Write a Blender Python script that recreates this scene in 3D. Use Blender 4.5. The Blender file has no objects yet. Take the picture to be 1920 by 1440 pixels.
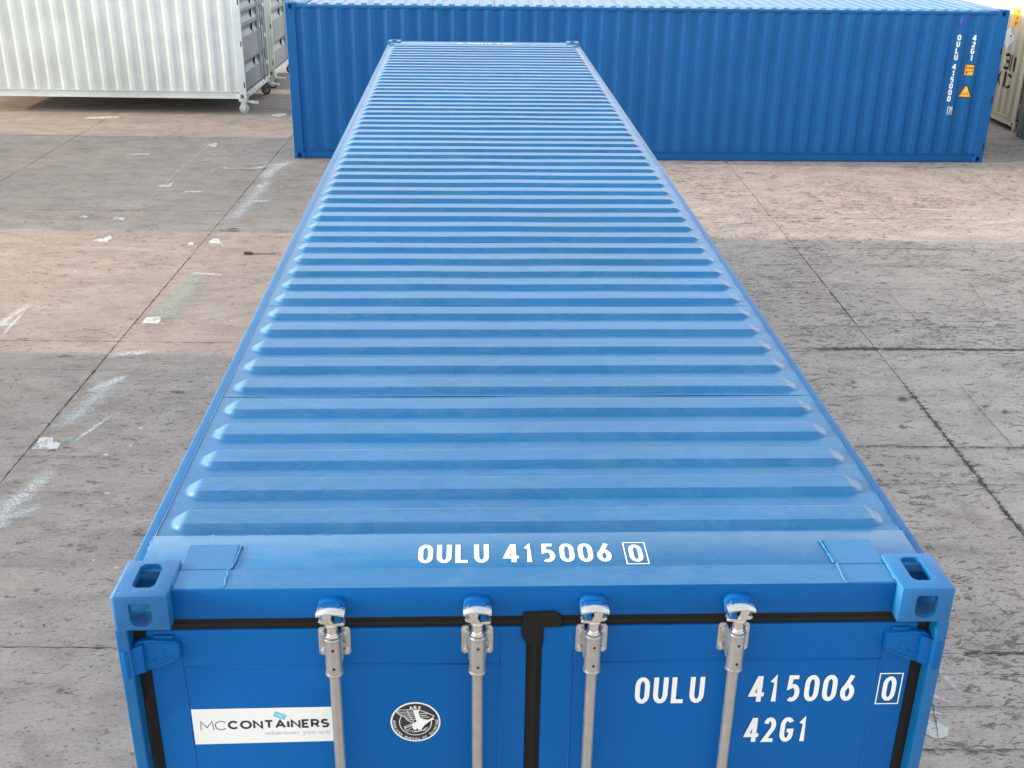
import bpy, bmesh, math, random
from mathutils import Vector, Matrix
random.seed(7)
sc = bpy.context.scene
COL = sc.collection
R = math.radians

# ------------------------------------------------------------ camera, world, sun, exposure
def camera():
    px, py, pz, yaw, pit, rol = -0.1979, -2.6493, 4.4421, 0.0420, 0.4237, 0.0143
    cy, sy = math.cos(yaw), math.sin(yaw)
    f = Vector((sy * math.cos(pit), cy * math.cos(pit), -math.sin(pit)))
    r = Vector((cy, -sy, 0)); u = r.cross(f)
    r2 = math.cos(rol) * r + math.sin(rol) * u
    u2 = -math.sin(rol) * r + math.cos(rol) * u
    m = Matrix((r2, u2, -f)).transposed().to_4x4(); m.translation = (px, py, pz)
    c = bpy.data.cameras.new('camera'); o = bpy.data.objects.new('camera', c); COL.objects.link(o)
    o.matrix_world = m
    c.sensor_width = 36; c.lens = 2083.6 / 1920 * 36; c.clip_end = 2000; c.clip_start = .05
    sc.camera = o
camera()
SUN_EL, SUN_AZ = 13.0, -87.2
w = bpy.data.worlds.new("World"); sc.world = w; w.use_nodes = True
sky = w.node_tree.nodes.new('ShaderNodeTexSky'); sky.sky_type = 'NISHITA'; sky.sun_disc = False
sky.sun_elevation = R(SUN_EL); sky.sun_rotation = R(SUN_AZ); sky.dust_density = 1.6; sky.air_density = 1.0; sky.ozone_density = 1.5
hs = w.node_tree.nodes.new('ShaderNodeHueSaturation'); hs.inputs['Saturation'].default_value = .26   # thin high haze whitens the sky
w.node_tree.links.new(sky.outputs[0], hs.inputs['Color'])
w.node_tree.links.new(hs.outputs[0], w.node_tree.nodes['Background'].inputs[0])
w.node_tree.nodes['Background'].inputs[1].default_value = 0.15
sl = bpy.data.lights.new('sun', 'SUN'); sl.energy = 1.5; sl.angle = R(0.8); sl.color = (1.0, .68, .42)
so = bpy.data.objects.new('sun', sl); COL.objects.link(so)
d = Vector((math.sin(R(SUN_AZ)) * math.cos(R(SUN_EL)), math.cos(R(SUN_AZ)) * math.cos(R(SUN_EL)), math.sin(R(SUN_EL))))
so.rotation_euler = d.to_track_quat('Z', 'Y').to_euler()
so.location = d * 60
sc.view_settings.view_transform = 'Standard'; sc.view_settings.look = 'None'
sc.view_settings.gamma = 1; sc.view_settings.use_curve_mapping = False
sc.view_settings.exposure = 2.12

# ------------------------------------------------------------ material helpers
def newmat(name):
    m = bpy.data.materials.new(name); m.use_nodes = True
    nt = m.node_tree; return m, nt, nt.nodes['Principled BSDF']
def N(nt, t, **kw):
    n = nt.nodes.new(t)
    for k, v in kw.items():
        if k in n.inputs.keys(): n.inputs[k].default_value = v
        else: setattr(n, k, v)
    return n
def L(nt, a, b): nt.links.new(a, b)
def noise(nt, vec, scale, detail=4, rough=.55, dist=0):
    n = N(nt, 'ShaderNodeTexNoise'); n.inputs['Scale'].default_value = scale; n.inputs['Detail'].default_value = detail
    n.inputs['Roughness'].default_value = rough; n.inputs['Distortion'].default_value = dist
    L(nt, vec, n.inputs['Vector']); return n.outputs['Fac']
def ramp(nt, fac, *stops):
    r = N(nt, 'ShaderNodeValToRGB'); e = r.color_ramp.elements
    while len(e) > 1: e.remove(e[-1])
    for i, (p, c) in enumerate(stops):
        c = (c, c, c, 1) if isinstance(c, (int, float)) else (*c, 1)
        if i == 0: e[0].position = p; e[0].color = c
        else: x = e.new(p); x.color = c
    L(nt, fac, r.inputs[0]); return r.outputs[0]
def mixc(nt, fac, a, b, mode='MIX'):
    m = N(nt, 'ShaderNodeMix', data_type='RGBA', blend_type=mode)
    for s, v in ((m.inputs[0], fac), (m.inputs[6], a), (m.inputs[7], b)):
        if isinstance(v, (int, float)): s.default_value = v
        elif isinstance(v, tuple): s.default_value = (*v, 1)
        else: L(nt, v, s)
    return m.outputs[2]
def math_(nt, op, a, b=0.0, c=None):
    m = N(nt, 'ShaderNodeMath', operation=op)
    for i, v in enumerate((a, b) if c is None else (a, b, c)):
        if isinstance(v, (int, float)): m.inputs[i].default_value = v
        else: L(nt, v, m.inputs[i])
    return m.outputs[0]
def mapping(nt, src, scale=(1, 1, 1), rot=0, loc=(0, 0, 0)):
    m = N(nt, 'ShaderNodeMapping'); m.inputs['Scale'].default_value = scale
    m.inputs['Rotation'].default_value = (0, 0, rot); m.inputs['Location'].default_value = loc
    L(nt, src, m.inputs['Vector']); return m.outputs[0]
def bump(nt, h, strength, dist, bsdf, prev=None):
    b = N(nt, 'ShaderNodeBump'); b.inputs['Strength'].default_value = strength; b.inputs['Distance'].default_value = dist
    L(nt, h, b.inputs['Height'])
    if prev: L(nt, prev, b.inputs['Normal'])
    L(nt, b.outputs[0], bsdf.inputs['Normal']); return b.outputs[0]

def paint(name, col, rough=.38, var=.12, coat=.25, dirt=(.25, .27, .28), dirtamt=.25, spec=.5, orange=.06, fleck=.12, weather=0, cast=0):
    m, nt, b = newmat(name)
    g = N(nt, 'ShaderNodeNewGeometry').outputs['Position']
    big = noise(nt, g, .9, 5, .6)
    c1 = tuple(x * (1 - var) for x in col); c2 = tuple(min(1, x * (1 + var)) for x in col)
    base = mixc(nt, ramp(nt, big, (.35, 0.), (.65, 1.)), c1, c2)
    st = noise(nt, mapping(nt, g, (5, 14, 5)), 1.6, 8, .65)
    base = mixc(nt, math_(nt, 'MULTIPLY', ramp(nt, st, (.5, 0.), (.8, 1.)), dirtamt), base, dirt)
    fl = noise(nt, g, 160, 2, .5)
    base = mixc(nt, math_(nt, 'MULTIPLY', ramp(nt, fl, (.70, 0.), (.76, 1.)), fleck), base, tuple(min(1, x * .6 + .35) for x in col))
    if weather:
        wm = noise(nt, mapping(nt, g, (2.2, 5, 2)), 1.0, 9, .78, 1.4)          # dried water marks
        ring = ramp(nt, wm, (.50, 0.), (.53, 1.), (.545, .25), (.62, .35))
        base = mixc(nt, math_(nt, 'MULTIPLY', ring, .16), base, (.14, .25, .36))
        sc_ = noise(nt, mapping(nt, g, (1.5, 60, 1), .12), 1.0, 5, .7, .3)
        base = mixc(nt, math_(nt, 'MULTIPLY', ramp(nt, sc_, (.66, 0.), (.70, 1.)), .22), base, (.16, .28, .40))
        sp_ = noise(nt, g, 48, 4, .75)
        base = mixc(nt, math_(nt, 'MULTIPLY', ramp(nt, sp_, (.68, 0.), (.72, 1.)), .4), base, (.05, .08, .10))
    L(nt, base, b.inputs['Base Color'])
    rr = math_(nt, 'ADD', rough - .08, math_(nt, 'MULTIPLY', noise(nt, g, 3.5, 6, .7), .2))
    L(nt, rr, b.inputs['Roughness'])
    b.inputs['Coat Weight'].default_value = coat; b.inputs['Coat Roughness'].default_value = .18
    b.inputs['Specular IOR Level'].default_value = spec
    n1 = bump(nt, noise(nt, g, 2.2, 2, .5), .35, .012, b)
    n2 = bump(nt, noise(nt, g, 230, 3, .6), orange, .002, b, n1)
    if cast: bump(nt, noise(nt, g, 70, 6, .75), .8, .004, b, n2)
    return m
def plain(name, col, rough=.5, metal=0., bumps=None, var=.0, coat=0.):
    m, nt, b = newmat(name)
    g = N(nt, 'ShaderNodeNewGeometry').outputs['Position']
    if var:
        L(nt, mixc(nt, ramp(nt, noise(nt, g, 30, 6, .7), (.3, 0.), (.7, 1.)), tuple(x * (1 - var) for x in col), tuple(min(1, x * (1 + var)) for x in col)), b.inputs['Base Color'])
        L(nt, math_(nt, 'ADD', rough - .1, math_(nt, 'MULTIPLY', noise(nt, g, 55, 4, .6), .2)), b.inputs['Roughness'])
    else:
        b.inputs['Base Color'].default_value = (*col, 1); b.inputs['Roughness'].default_value = rough
    b.inputs['Metallic'].default_value = metal; b.inputs['Coat Weight'].default_value = coat
    if bumps: bump(nt, noise(nt, g, bumps[0], 4, .6), bumps[1], bumps[2], b)
    return m

BLUE = (.0, .092, .335)
M = {}
M['blue'] = paint('shaded_blue_paint', (.0, .088, .30), rough=.45, var=.05, coat=.0, spec=.16, dirtamt=.08, dirt=(.02, .13, .36))  # shaded copy of the container's blue; dimmer door-side light put into tone and gloss
M['roofblue'] = paint('lit_roof_blue_paint', (.0, .110, .278), rough=.41, var=.10, dirtamt=.40, dirt=(.045, .17, .32), coat=.36, spec=.42, weather=1, fleck=.3)  # same paint for tops, dusty; brighter sky on them put into tone and gloss
M['frameblue'] = paint('frame_blue_paint', (.0, .100, .275), rough=.42, var=.05, dirtamt=.15, dirt=(.02, .13, .33), coat=.2, spec=.35)  # same paint again, glossed for the sky's sheen on the rails
M['fresh'] = paint('fresh_blue_paint', (.002, .150, .44), rough=.4, var=.05, dirtamt=.08, spec=.35, coat=.1)
M['freshr'] = paint('fresh_roof_paint', (.0, .120, .305), rough=.38, var=.08, dirtamt=.2, dirt=(.03, .17, .34), coat=.4, spec=.45)
M['blue2'] = paint('far_blue_paint', (.0, .098, .30), rough=.5, var=.06, spec=.3, coat=.05, dirtamt=.10, dirt=(.05, .14, .33))
M['bead'] = plain('weld_bead_blue', (.01, .16, .40), .35, bumps=(240, .8, .004))
M['white'] = paint('white_paint', (.69, .71, .65), rough=.5, dirt=(.5, .5, .46), dirtamt=.25)
M['shadewhite'] = paint('shaded_white_paint', (.21, .25, .27), rough=.5, dirt=(.15, .16, .17), dirtamt=.2)  # white paint darkened: shade on the door end is put into the colour
M['beige'] = paint('beige_paint', (.58, .49, .34), rough=.5, dirt=(.3, .28, .25), dirtamt=.25)
M['slate'] = paint('slate_grey_paint', (.10, .125, .14), rough=.5, dirtamt=.15)
M['decal'] = plain('white_decal', (.72, .74, .72), .45)
M['decalb'] = plain('black_decal', (.02, .022, .024), .5)
M['decalbl'] = plain('light_blue_decal', (.08, .50, .66), .5)
M['decalg'] = plain('grey_decal', (.42, .48, .50), .5)
M['yellow'] = plain('yellow_decal', (.85, .42, .04), .5)
M['cream'] = plain('cream_decal', (.80, .78, .50), .5)
M['steel'] = plain('zinc_plated_steel', (.47, .48, .48), .38, .85, (90, .3, .001), .10)
M['galv'] = plain('bright_cast_steel', (.70, .70, .68), .24, .95, (70, .5, .002), .12)
M['hole'] = plain('dark_hole', (.008, .008, .008), .8)
M['dark'] = plain('dark_interior', (.03, .03, .035), .8)
M['tyreb'] = plain('black_rubber_tyre', (.02, .02, .02), .7)
M['tyrew'] = plain('dusty_white_tyre', (.55, .52, .45), .7, var=.15)
M['castblue'] = paint('cast_blue_paint', (.0, .108, .30), rough=.48, var=.10, dirtamt=.15, dirt=(.03, .12, .28), coat=.3, spec=.4, fleck=.3, cast=1)
M['violet'] = plain('violet_vent_plastic', (.06, .07, .42), .45)
def gasket_mat():
    m, nt, b = newmat('black_rubber_gasket')
    g = N(nt, 'ShaderNodeNewGeometry').outputs['Position']
    sc_ = ramp(nt, noise(nt, mapping(nt, g, (40, 20, 14)), 1.5, 8, .8), (.60, 0.), (.74, 1.))
    c = mixc(nt, math_(nt, 'MULTIPLY', sc_, .4), (.012, .011, .010), (.10, .085, .07))
    L(nt, c, b.inputs['Base Color']); b.inputs['Roughness'].default_value = .75; b.inputs['Specular IOR Level'].default_value = .2
    bump(nt, noise(nt, g, 60, 5, .7), .3, .003, b)
    return m
M['gasket'] = gasket_mat()

# ------------------------------------------------------------ ground material
GROT = -0.030   # slab grid is turned a little against the container
def ground_mat():
    m, nt, b = newmat('weathered_concrete')
    pos = N(nt, 'ShaderNodeNewGeometry').outputs['Position']
    p = mapping(nt, pos, (1, 1, 1), GROT)
    big = noise(nt, p, .22, 5, .6); mid = noise(nt, mapping(nt, p, (.8, 1.3, 1)), 1.6, 8, .72)
    sep = N(nt, 'ShaderNodeSeparateXYZ'); L(nt, pos, sep.inputs[0])
    right = ramp(nt, math_(nt, 'MULTIPLY_ADD', sep.outputs[0], .12, .2), (.15, .0), (.5, 1.))
    col = mixc(nt, ramp(nt, big, (.35, 0.), (.65, 1.)), (.350, .312, .268), (.440, .366, .305))
    col = mixc(nt, right, col, mixc(nt, ramp(nt, big, (.38, 0.), (.70, 1.)), (.505, .466, .420), (.545, .460, .388)))  # right side coloured lighter to offset the container's shadow there
    col = mixc(nt, ramp(nt, mid, (.32, 0.), (.70, 1.)), mixc(nt, 1.0, col, (.80, .80, .80), 'MULTIPLY'), col)
    # broad laitance streaks along x
    st = noise(nt, mapping(nt, p, (.5, 2.6, 1)), 1.0, 8, .75, .5)
    col = mixc(nt, math_(nt, 'MULTIPLY', ramp(nt, st, (.52, 0.), (.72, 1.)), .45), col, (.50, .46, .41))
    # wear is heavier on the right-hand yard (x > 1.5) and near the joint there
    patch = noise(nt, p, .55, 4, .6)
    wear = math_(nt, 'MULTIPLY', ramp(nt, patch, (.36, .25), (.62, 1.)), math_(nt, 'MULTIPLY_ADD', right, .55, .45))
    # torn-up grooves: short dark chips, a little longer along x
    wr = math_(nt, 'MULTIPLY', wear, 1.0)
    ch = noise(nt, mapping(nt, p, (7, 15, 1)), 1.0, 6, .74, .9)
    chips = ramp(nt, math_(nt, 'ADD', ch, math_(nt, 'MULTIPLY', wr, .085)), (.625, 0.), (.65, 1.))
    ch2 = noise(nt, mapping(nt, p, (15, 32, 1), .05), 1.0, 6, .74, 1.2)
    chips2 = ramp(nt, math_(nt, 'ADD', ch2, math_(nt, 'MULTIPLY', wr, .070)), (.625, 0.), (.66, 1.))
    pt = noise(nt, mapping(nt, p, (34, 44, 1), .05), 1.0, 4, .7, .5)
    pits = ramp(nt, math_(nt, 'ADD', pt, math_(nt, 'MULTIPLY', patch, .05)), (.645, 0.), (.70, .9))
    allc = math_(nt, 'MAXIMUM', chips, math_(nt, 'MAXIMUM', chips2, pits))
    col = mixc(nt, math_(nt, 'MULTIPLY', allc, .74), col, (.095, .088, .080))
    blot = noise(nt, mapping(nt, p, (2.2, 3.6, 1)), 1.0, 6, .7, .4)
    col = mixc(nt, ramp(nt, blot, (.36, .55), (.56, 0.)), col, mixc(nt, 1.0, col, (.62, .61, .60), 'MULTIPLY'))
    # fine grain
    gr = noise(nt, mapping(nt, p, (1, 1.7, 1)), 34, 8, .85)
    col = mixc(nt, ramp(nt, gr, (.30, .75), (.56, 0.)), col, mixc(nt, 1.0, col, (.50, .49, .48), 'MULTIPLY'))
    # paint crumbs
    v = N(nt, 'ShaderNodeTexVoronoi'); v.inputs['Scale'].default_value = 5.5; v.inputs['Randomness'].default_value = 1
    L(nt, mapping(nt, p, (1, 1.7, 1)), v.inputs['Vector'])
    cs = N(nt, 'ShaderNodeSeparateColor'); L(nt, v.outputs['Color'], cs.inputs[0])
    lim = math_(nt, 'MULTIPLY', math_(nt, 'POWER', cs.outputs[0], 4.0), .12)
    crumb = math_(nt, 'MULTIPLY', math_(nt, 'LESS_THAN', v.outputs['Distance'], lim), ramp(nt, patch, (.40, 0.), (.5, .85)))
    col = mixc(nt, crumb, col, (.66, .66, .62))
    # white smears
    sm = noise(nt, mapping(nt, p, (1.6, 9, 1), .0, (3, 7, 0)), 1.0, 7, .72, .5)
    col = mixc(nt, ramp(nt, sm, (.70, 0.), (.78, .7)), col, (.62, .60, .56))
    # dark damp/oil
    oil = noise(nt, mapping(nt, p, (1, 2.4, 1), 0, (11, 3, 0)), .8, 5, .65)
    col = mixc(nt, math_(nt, 'MULTIPLY', ramp(nt, oil, (.60, 0.), (.74, 1.)), .38), col, (.13, .125, .12))
    L(nt, col, b.inputs['Base Color'])
    L(nt, math_(nt, 'MULTIPLY_ADD', noise(nt, p, 3, 4, .6), .2, .72), b.inputs['Roughness'])
    b.inputs['Specular IOR Level'].default_value = .3
    h = math_(nt, 'SUBTRACT', math_(nt, 'MULTIPLY_ADD', mid, .6, math_(nt, 'MULTIPLY', gr, .3)), math_(nt, 'MULTIPLY', allc, .9))
    bump(nt, h, .6, .008, b)
    return m
M['ground'] = ground_mat()
M['joint'] = plain('joint_dirt', (.055, .05, .045), .9, bumps=(80, .5, .004), var=.3)
def spray_mat(name, col, lo, hi, scale=(9, 26, 1)):
    m, nt, b = newmat(name)
    pos = N(nt, 'ShaderNodeNewGeometry').outputs['Position']
    a = N(nt, 'ShaderNodeAttribute', attribute_name='a').outputs['Fac']
    n = noise(nt, mapping(nt, pos, scale, GROT), 1.0, 7, .75, .4)
    al = ramp(nt, math_(nt, 'ADD', math_(nt, 'MULTIPLY', a, .5), n), (lo, 0.), (hi, 1.))
    b.inputs['Base Color'].default_value = (*col, 1); b.inputs['Roughness'].default_value = .8
    al = math_(nt, 'MULTIPLY', al, ramp(nt, a, (0., 0.), (.35, 1.)))
    if 'over' in name: al = math_(nt, 'MULTIPLY', al, ramp(nt, noise(nt, mapping(nt, pos, (1, 1.5, 1)), 42, 5, .75), (.40, .12), (.60, .85)))
    L(nt, al, b.inputs['Alpha'])
    return m
M['spray'] = spray_mat('white_overspray', (.70, .71, .68), .64, 1.15, (6, 14, 1))
M['sprayg'] = spray_mat('green_overspray', (.36, .45, .38), .72, 1.30, (5, 6, 1))
M['sprayw2'] = spray_mat('bluish_overspray', (.60, .63, .63), .70, 1.25, (7, 14, 1))
M['torn'] = spray_mat('torn_dark_concrete', (.07, .066, .062), .84, .90, (11, 24, 1))
M['oil'] = spray_mat('oil_stain', (.06, .06, .06), .72, 1.0, (6, 9, 1))
M['crack'] = spray_mat('crack_dirt', (.06, .055, .05), .80, .86, (3, 30, 1))

# ------------------------------------------------------------ mesh helpers
CACHE = {}
def mesh_from_bm(name, bm, mat, smooth=False):
    me = bpy.data.meshes.new(name); bm.normal_update(); bm.to_mesh(me); bm.free()
    if isinstance(mat, (list, tuple)):
        for x in mat: me.materials.append(M[x])
    else: me.materials.append(M[mat])
    if smooth: me.shade_smooth(); 
    return me
def link(name, data, parent=None, loc=(0, 0, 0), rz=0.0, label=None, kind=None):
    o = bpy.data.objects.new(name, data); COL.objects.link(o)
    if parent: o.parent = parent
    o.location = loc; o.rotation_euler = (0, 0, rz)
    if label: o['label'] = label
    if kind: o['kind'] = kind
    return o
def thing(o, label, cat, group=None):
    o['label'] = label; o['category'] = cat
    if group: o['group'] = group
    return o
def part(name, key, build, mat, parent, loc=(0, 0, 0), smooth=False, label=None, auto=False, ang=38):
    k = (name, key, str(mat))
    if k not in CACHE:
        bm = bmesh.new(); build(bm)
        me = mesh_from_bm(name, bm, mat, smooth)
        if auto:
            me.shade_smooth()
            me.set_sharp_from_angle(angle=R(ang))
        CACHE[k] = me
    return link(name, CACHE[k], parent, loc, label=label)
def box(bm, x0, x1, y0, y1, z0, z1, bev=0.0, seg=2):
    if x1 < x0: x0, x1 = x1, x0
    if y1 < y0: y0, y1 = y1, y0
    if z1 < z0: z0, z1 = z1, z0
    v = [bm.verts.new((x, y, z)) for x in (x0, x1) for y in (y0, y1) for z in (z0, z1)]
    fs = [bm.faces.new([v[i] for i in q]) for q in ((0, 1, 3, 2), (4, 6, 7, 5), (0, 4, 5, 1), (2, 3, 7, 6), (0, 2, 6, 4), (1, 5, 7, 3))]
    if bev:
        es = list({e for f in fs for e in f.edges})
        bmesh.ops.bevel(bm, geom=es, offset=bev, segments=seg, profile=.5, affect='EDGES', clamp_overlap=True)
def cyl(bm, c, r, h, axis='z', seg=20, r2=None, bev=0):
    ret = bmesh.ops.create_cone(bm, cap_ends=True, segments=seg, radius1=r, radius2=r if r2 is None else r2, depth=h)
    m = Matrix.Translation(c)
    if axis == 'y': m = m @ Matrix.Rotation(R(90), 4, 'X')
    if axis == 'x': m = m @ Matrix.Rotation(R(90), 4, 'Y')
    bmesh.ops.transform(bm, matrix=m, verts=ret['verts'])
    if bev:
        es = [e for e in {e for v in ret['verts'] for e in v.link_edges} if len(e.link_faces) == 2 and any(len(f.verts) > 4 for f in e.link_faces)]
        bmesh.ops.bevel(bm, geom=es, offset=bev, segments=2, profile=.5, affect='EDGES')
def prism(bm, pts, y0, y1, plane='xz', bev=0):
    """closed polygon in a plane, extruded along the third axis"""
    def P(a, b, c): return (a, c, b) if plane == 'xz' else ((a, b, c) if plane == 'xy' else (c, a, b))
    A = [bm.verts.new(P(a, b, y0)) for a, b in pts]; B = [bm.verts.new(P(a, b, y1)) for a, b in pts]
    n = len(pts); fs = [bm.faces.new(A), bm.faces.new(B[::-1])]
    for i in range(n): fs.append(bm.faces.new((A[i], B[i], B[(i + 1) % n], A[(i + 1) % n])))
    bmesh.ops.recalc_face_normals(bm, faces=fs)
    if bev:
        es = [e for e in fs[0].edges] if bev > 0 else [e for e in fs[1].edges]
        bmesh.ops.bevel(bm, geom=es, offset=abs(bev), segments=2, profile=.5, affect='EDGES')
def tube(bm, pts, r, seg=6, jit=0.0):
    rings = []
    for i, p in enumerate(pts):
        p = Vector(p); a = Vector(pts[max(0, i - 1)]); b = Vector(pts[min(len(pts) - 1, i + 1)])
        t = (b - a).normalized(); up = Vector((0, 0, 1)) if abs(t.z) < .9 else Vector((0, 1, 0))
        s = t.cross(up).normalized(); q = s.cross(t)
        rr = r * (1 + random.uniform(-jit, jit))
        rings.append([bm.verts.new(p + (s * math.cos(k * 2 * math.pi / seg) + q * math.sin(k * 2 * math.pi / seg)) * rr) for k in range(seg)])
    for a, b in zip(rings, rings[1:]):
        for k in range(seg): bm.faces.new((a[k], a[(k + 1) % seg], b[(k + 1) % seg], b[k]))
    bm.faces.new(rings[0][::-1]); bm.faces.new(rings[-1])
def wobble(p0, p1, n, amp):
    p0, p1 = Vector(p0), Vector(p1)
    return [p0.lerp(p1, i / n) + Vector((random.uniform(-amp, amp), random.uniform(-amp, amp), 0)) for i in range(n + 1)]

# ------------------------------------------------------------ stroke lettering (flat meshes)
def arc(cx, cy, rx, ry, a0, a1, n=7):
    return [(cx + rx * math.cos(R(a0 + (a1 - a0) * i / n)), cy + ry * math.sin(R(a0 + (a1 - a0) * i / n))) for i in range(n + 1)]
def glyphs_stencil():
    g = {}
    oval = arc(.5, .70, .5, .30, 0, 180) + arc(.5, .30, .5, .30, 180, 360) + [(1, .70)]
    g['0'] = g['O'] = ([oval], .44)
    g['U'] = ([[(0, 1.07)] + arc(.5, .30, .5, .30, 180, 360) + [(1, 1.07)]], .44)
    g['L'] = ([[(0, 1.07), (0, 0), (1.08, 0)]], .42)
    g['4'] = ([[(1.15, .25), (-.08, .25), (.62, 1.05)], [(.68, 1.07), (.68, -.07)]], .46)
    g['1'] = ([[(.15, .78), (.62, .98), (.62, -.07)]], .34)
    g['5'] = ([[(.98, 1), (.12, 1), (.05, .56)] + arc(.42, .31, .55, .31, 100, -125, 10)], .42)
    g['6'] = ([arc(.5, .30, .48, .30, 0, 360, 16), [(.84, 1.05), (.50, .74), (.13, .42)]], .44)
    g['2'] = ([arc(.5, .72, .46, .28, 165, -35, 8) + [(.02, 0), (1.05, 0)]], .42)
    g['G'] = ([arc(.5, .70, .48, .30, 30, 180) + arc(.5, .30, .48, .30, 180, 350) + [(.98, .45), (.5, .45)]], .44)
    g['7'] = ([[(-.05, 1), (1, 1), (.35, -.07)]], .42)
    g['3'] = ([arc(.45, .74, .45, .26, 150, -80, 8) + arc(.45, .26, .52, .26, 85, -150, 9)], .42)
    g['f'] = ([[(.9, 1.02), (.55, 1.0), (.42, .8), (.42, -.07)], [(.05, .62), (.85, .62)]], .26)
    g['t'] = ([[(.42, .95), (.42, .15), (.6, 0), (.9, 0)], [(.05, .68), (.85, .68)]], .28)
    g['I'] = ([[(.5, 1.07), (.5, -.07)]], .18)
    g['K'] = ([[(0, 1.07), (0, -.07)], [(1, 1.05), (.08, .5), (1, -.05)]], .42)
    g['C'] = ([arc(.5, .70, .48, .30, 25, 180) + arc(.5, .30, .48, .30, 180, 335)], .44)
    return g
ST = glyphs_stencil()
def glyphs_wide():
    g = {}
    g['M'] = ([[(0, 0), (0.06, 1), (.5, .28), (.94, 1), (1, 0)]], 1.15)
    g['C'] = ([arc(.52, .5, .52, .5, 42, 318, 14)], 1.02)
    g['O'] = ([arc(.5, .5, .5, .5, 0, 360, 18)], 1.12)
    g['N'] = ([[(0, 0), (0, 1), (1, 0), (1, 1)]], .90)
    g['T'] = ([[(0, 1), (1, 1)], [(.5, 1), (.5, 0)]], .86)
    g['A'] = ([[(0, 0), (.5, 1), (1, 0)], [(.2, .32), (.8, .32)]], 1.0)
    g['I'] = ([[(.5, .88), (.5, 0)]], .04)
    g['E'] = ([[(1, 1), (0, 1), (0, 0), (1, 0)], [(0, .5), (.85, .5)]], .66)
    g['R'] = ([[(0, 0), (0, 1), (.6, 1)] + arc(.6, .72, .36, .28, 90, -90, 6) + [(0, .44)], [(.5, .44), (1, 0)]], .76)
    g['S'] = ([arc(.5, .75, .46, .25, 30, 180, 6) + [(.1, .6), (.5, .5), (.9, .42)] + arc(.5, .25, .48, .25, 20, -150, 8)], .74)
    return g
WD = glyphs_wide()
def ribbon(bm, pts, wd, closed=False, z=0.0):
    pts = [Vector((p[0], p[1])) for p in pts]
    q = [pts[0]]
    for p in pts[1:]:
        if (p - q[-1]).length > 1e-5: q.append(p)
    pts = q; n = len(pts); a = []
    closed = closed or (pts[0] - pts[-1]).length < 1e-4
    if closed and (pts[0] - pts[-1]).length < 1e-4: pts = pts[:-1]; n -= 1
    for i in range(n):
        p = pts[i]
        pr = pts[i - 1] if (i > 0 or closed) else None
        nx = pts[(i + 1) % n] if (i < n - 1 or closed) else None
        d1 = (p - pr).normalized() if pr is not None else None
        d2 = (nx - p).normalized() if nx is not None else None
        if d1 is None: d1 = d2
        if d2 is None: d2 = d1
        n1 = Vector((-d1.y, d1.x)); n2 = Vector((-d2.y, d2.x)); m = n1 + n2
        m = n1 if m.length < 1e-3 else m.normalized()
        k = min(1 / max(.3, m.dot(n1)), 1.9)
        a.append((p + m * k * wd / 2, p - m * k * wd / 2))
    va = [(bm.verts.new((*x[0], z)), bm.verts.new((*x[1], z))) for x in a]
    for i in range(n if closed else n - 1):
        A, B = va[i], va[(i + 1) % n]
        try: bm.faces.new((A[1], B[1], B[0], A[0]))
        except ValueError: pass
def text_bm(bm, s, h, x0=0, y0=0, adv=.555, gl=None, stroke=.148, wscale=1.0, gap=None):
    gl = gl or ST; x = x0; hh = h * (1 - stroke)
    k = 0
    for ch in s:
        if ch == ' ': x += h * adv * (.62 if gap is None else gap); continue
        paths, wd = gl[ch]; W = (wd * wscale - stroke) * h if gl is ST else wd * wscale * h
        for p in paths:
            off = h * stroke / 2
            ribbon(bm, [(x + off + a * W, y0 + off + b * hh) for a, b in p], h * stroke, z=.00002 * k)
            k += 1
        x += h * adv if gl is ST else W + h * (.10 + stroke)
    return x
def boxframe(bm, x0, x1, y0, y1, wd):
    ribbon(bm, [(x0, y0), (x1, y0), (x1, y1), (x0, y1)], wd, closed=True)
def to_plane(bm, fn):
    for v in bm.verts: v.co = fn(v.co)
def orient(bm, want):
    bm.normal_update()
    for f in bm.faces:
        if f.normal.dot(Vector(want)) < 0: f.normal_flip()

def font_mesh(bm, s, size, align='LEFT', offset=0.0, spacing=1.0):
    c = bpy.data.curves.new('tmp', 'FONT'); c.body = s; c.size = size; c.align_x = align; c.offset = offset; c.space_character = spacing
    o = bpy.data.objects.new('tmp', c); COL.objects.link(o)
    dg = bpy.context.evaluated_depsgraph_get(); me = bpy.data.meshes.new_from_object(o.evaluated_get(dg))
    b2 = bmesh.new(); b2.from_mesh(me); out = [[v.co.copy() for v in f.verts] for f in b2.faces]; b2.free()
    bpy.data.objects.remove(o); bpy.data.curves.remove(c); bpy.data.meshes.remove(me)
    return out
def add_faces(bm, faces, fn):
    for f in faces:
        try: bm.faces.new([bm.verts.new(fn(v)) for v in f])
        except ValueError: pass

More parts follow.
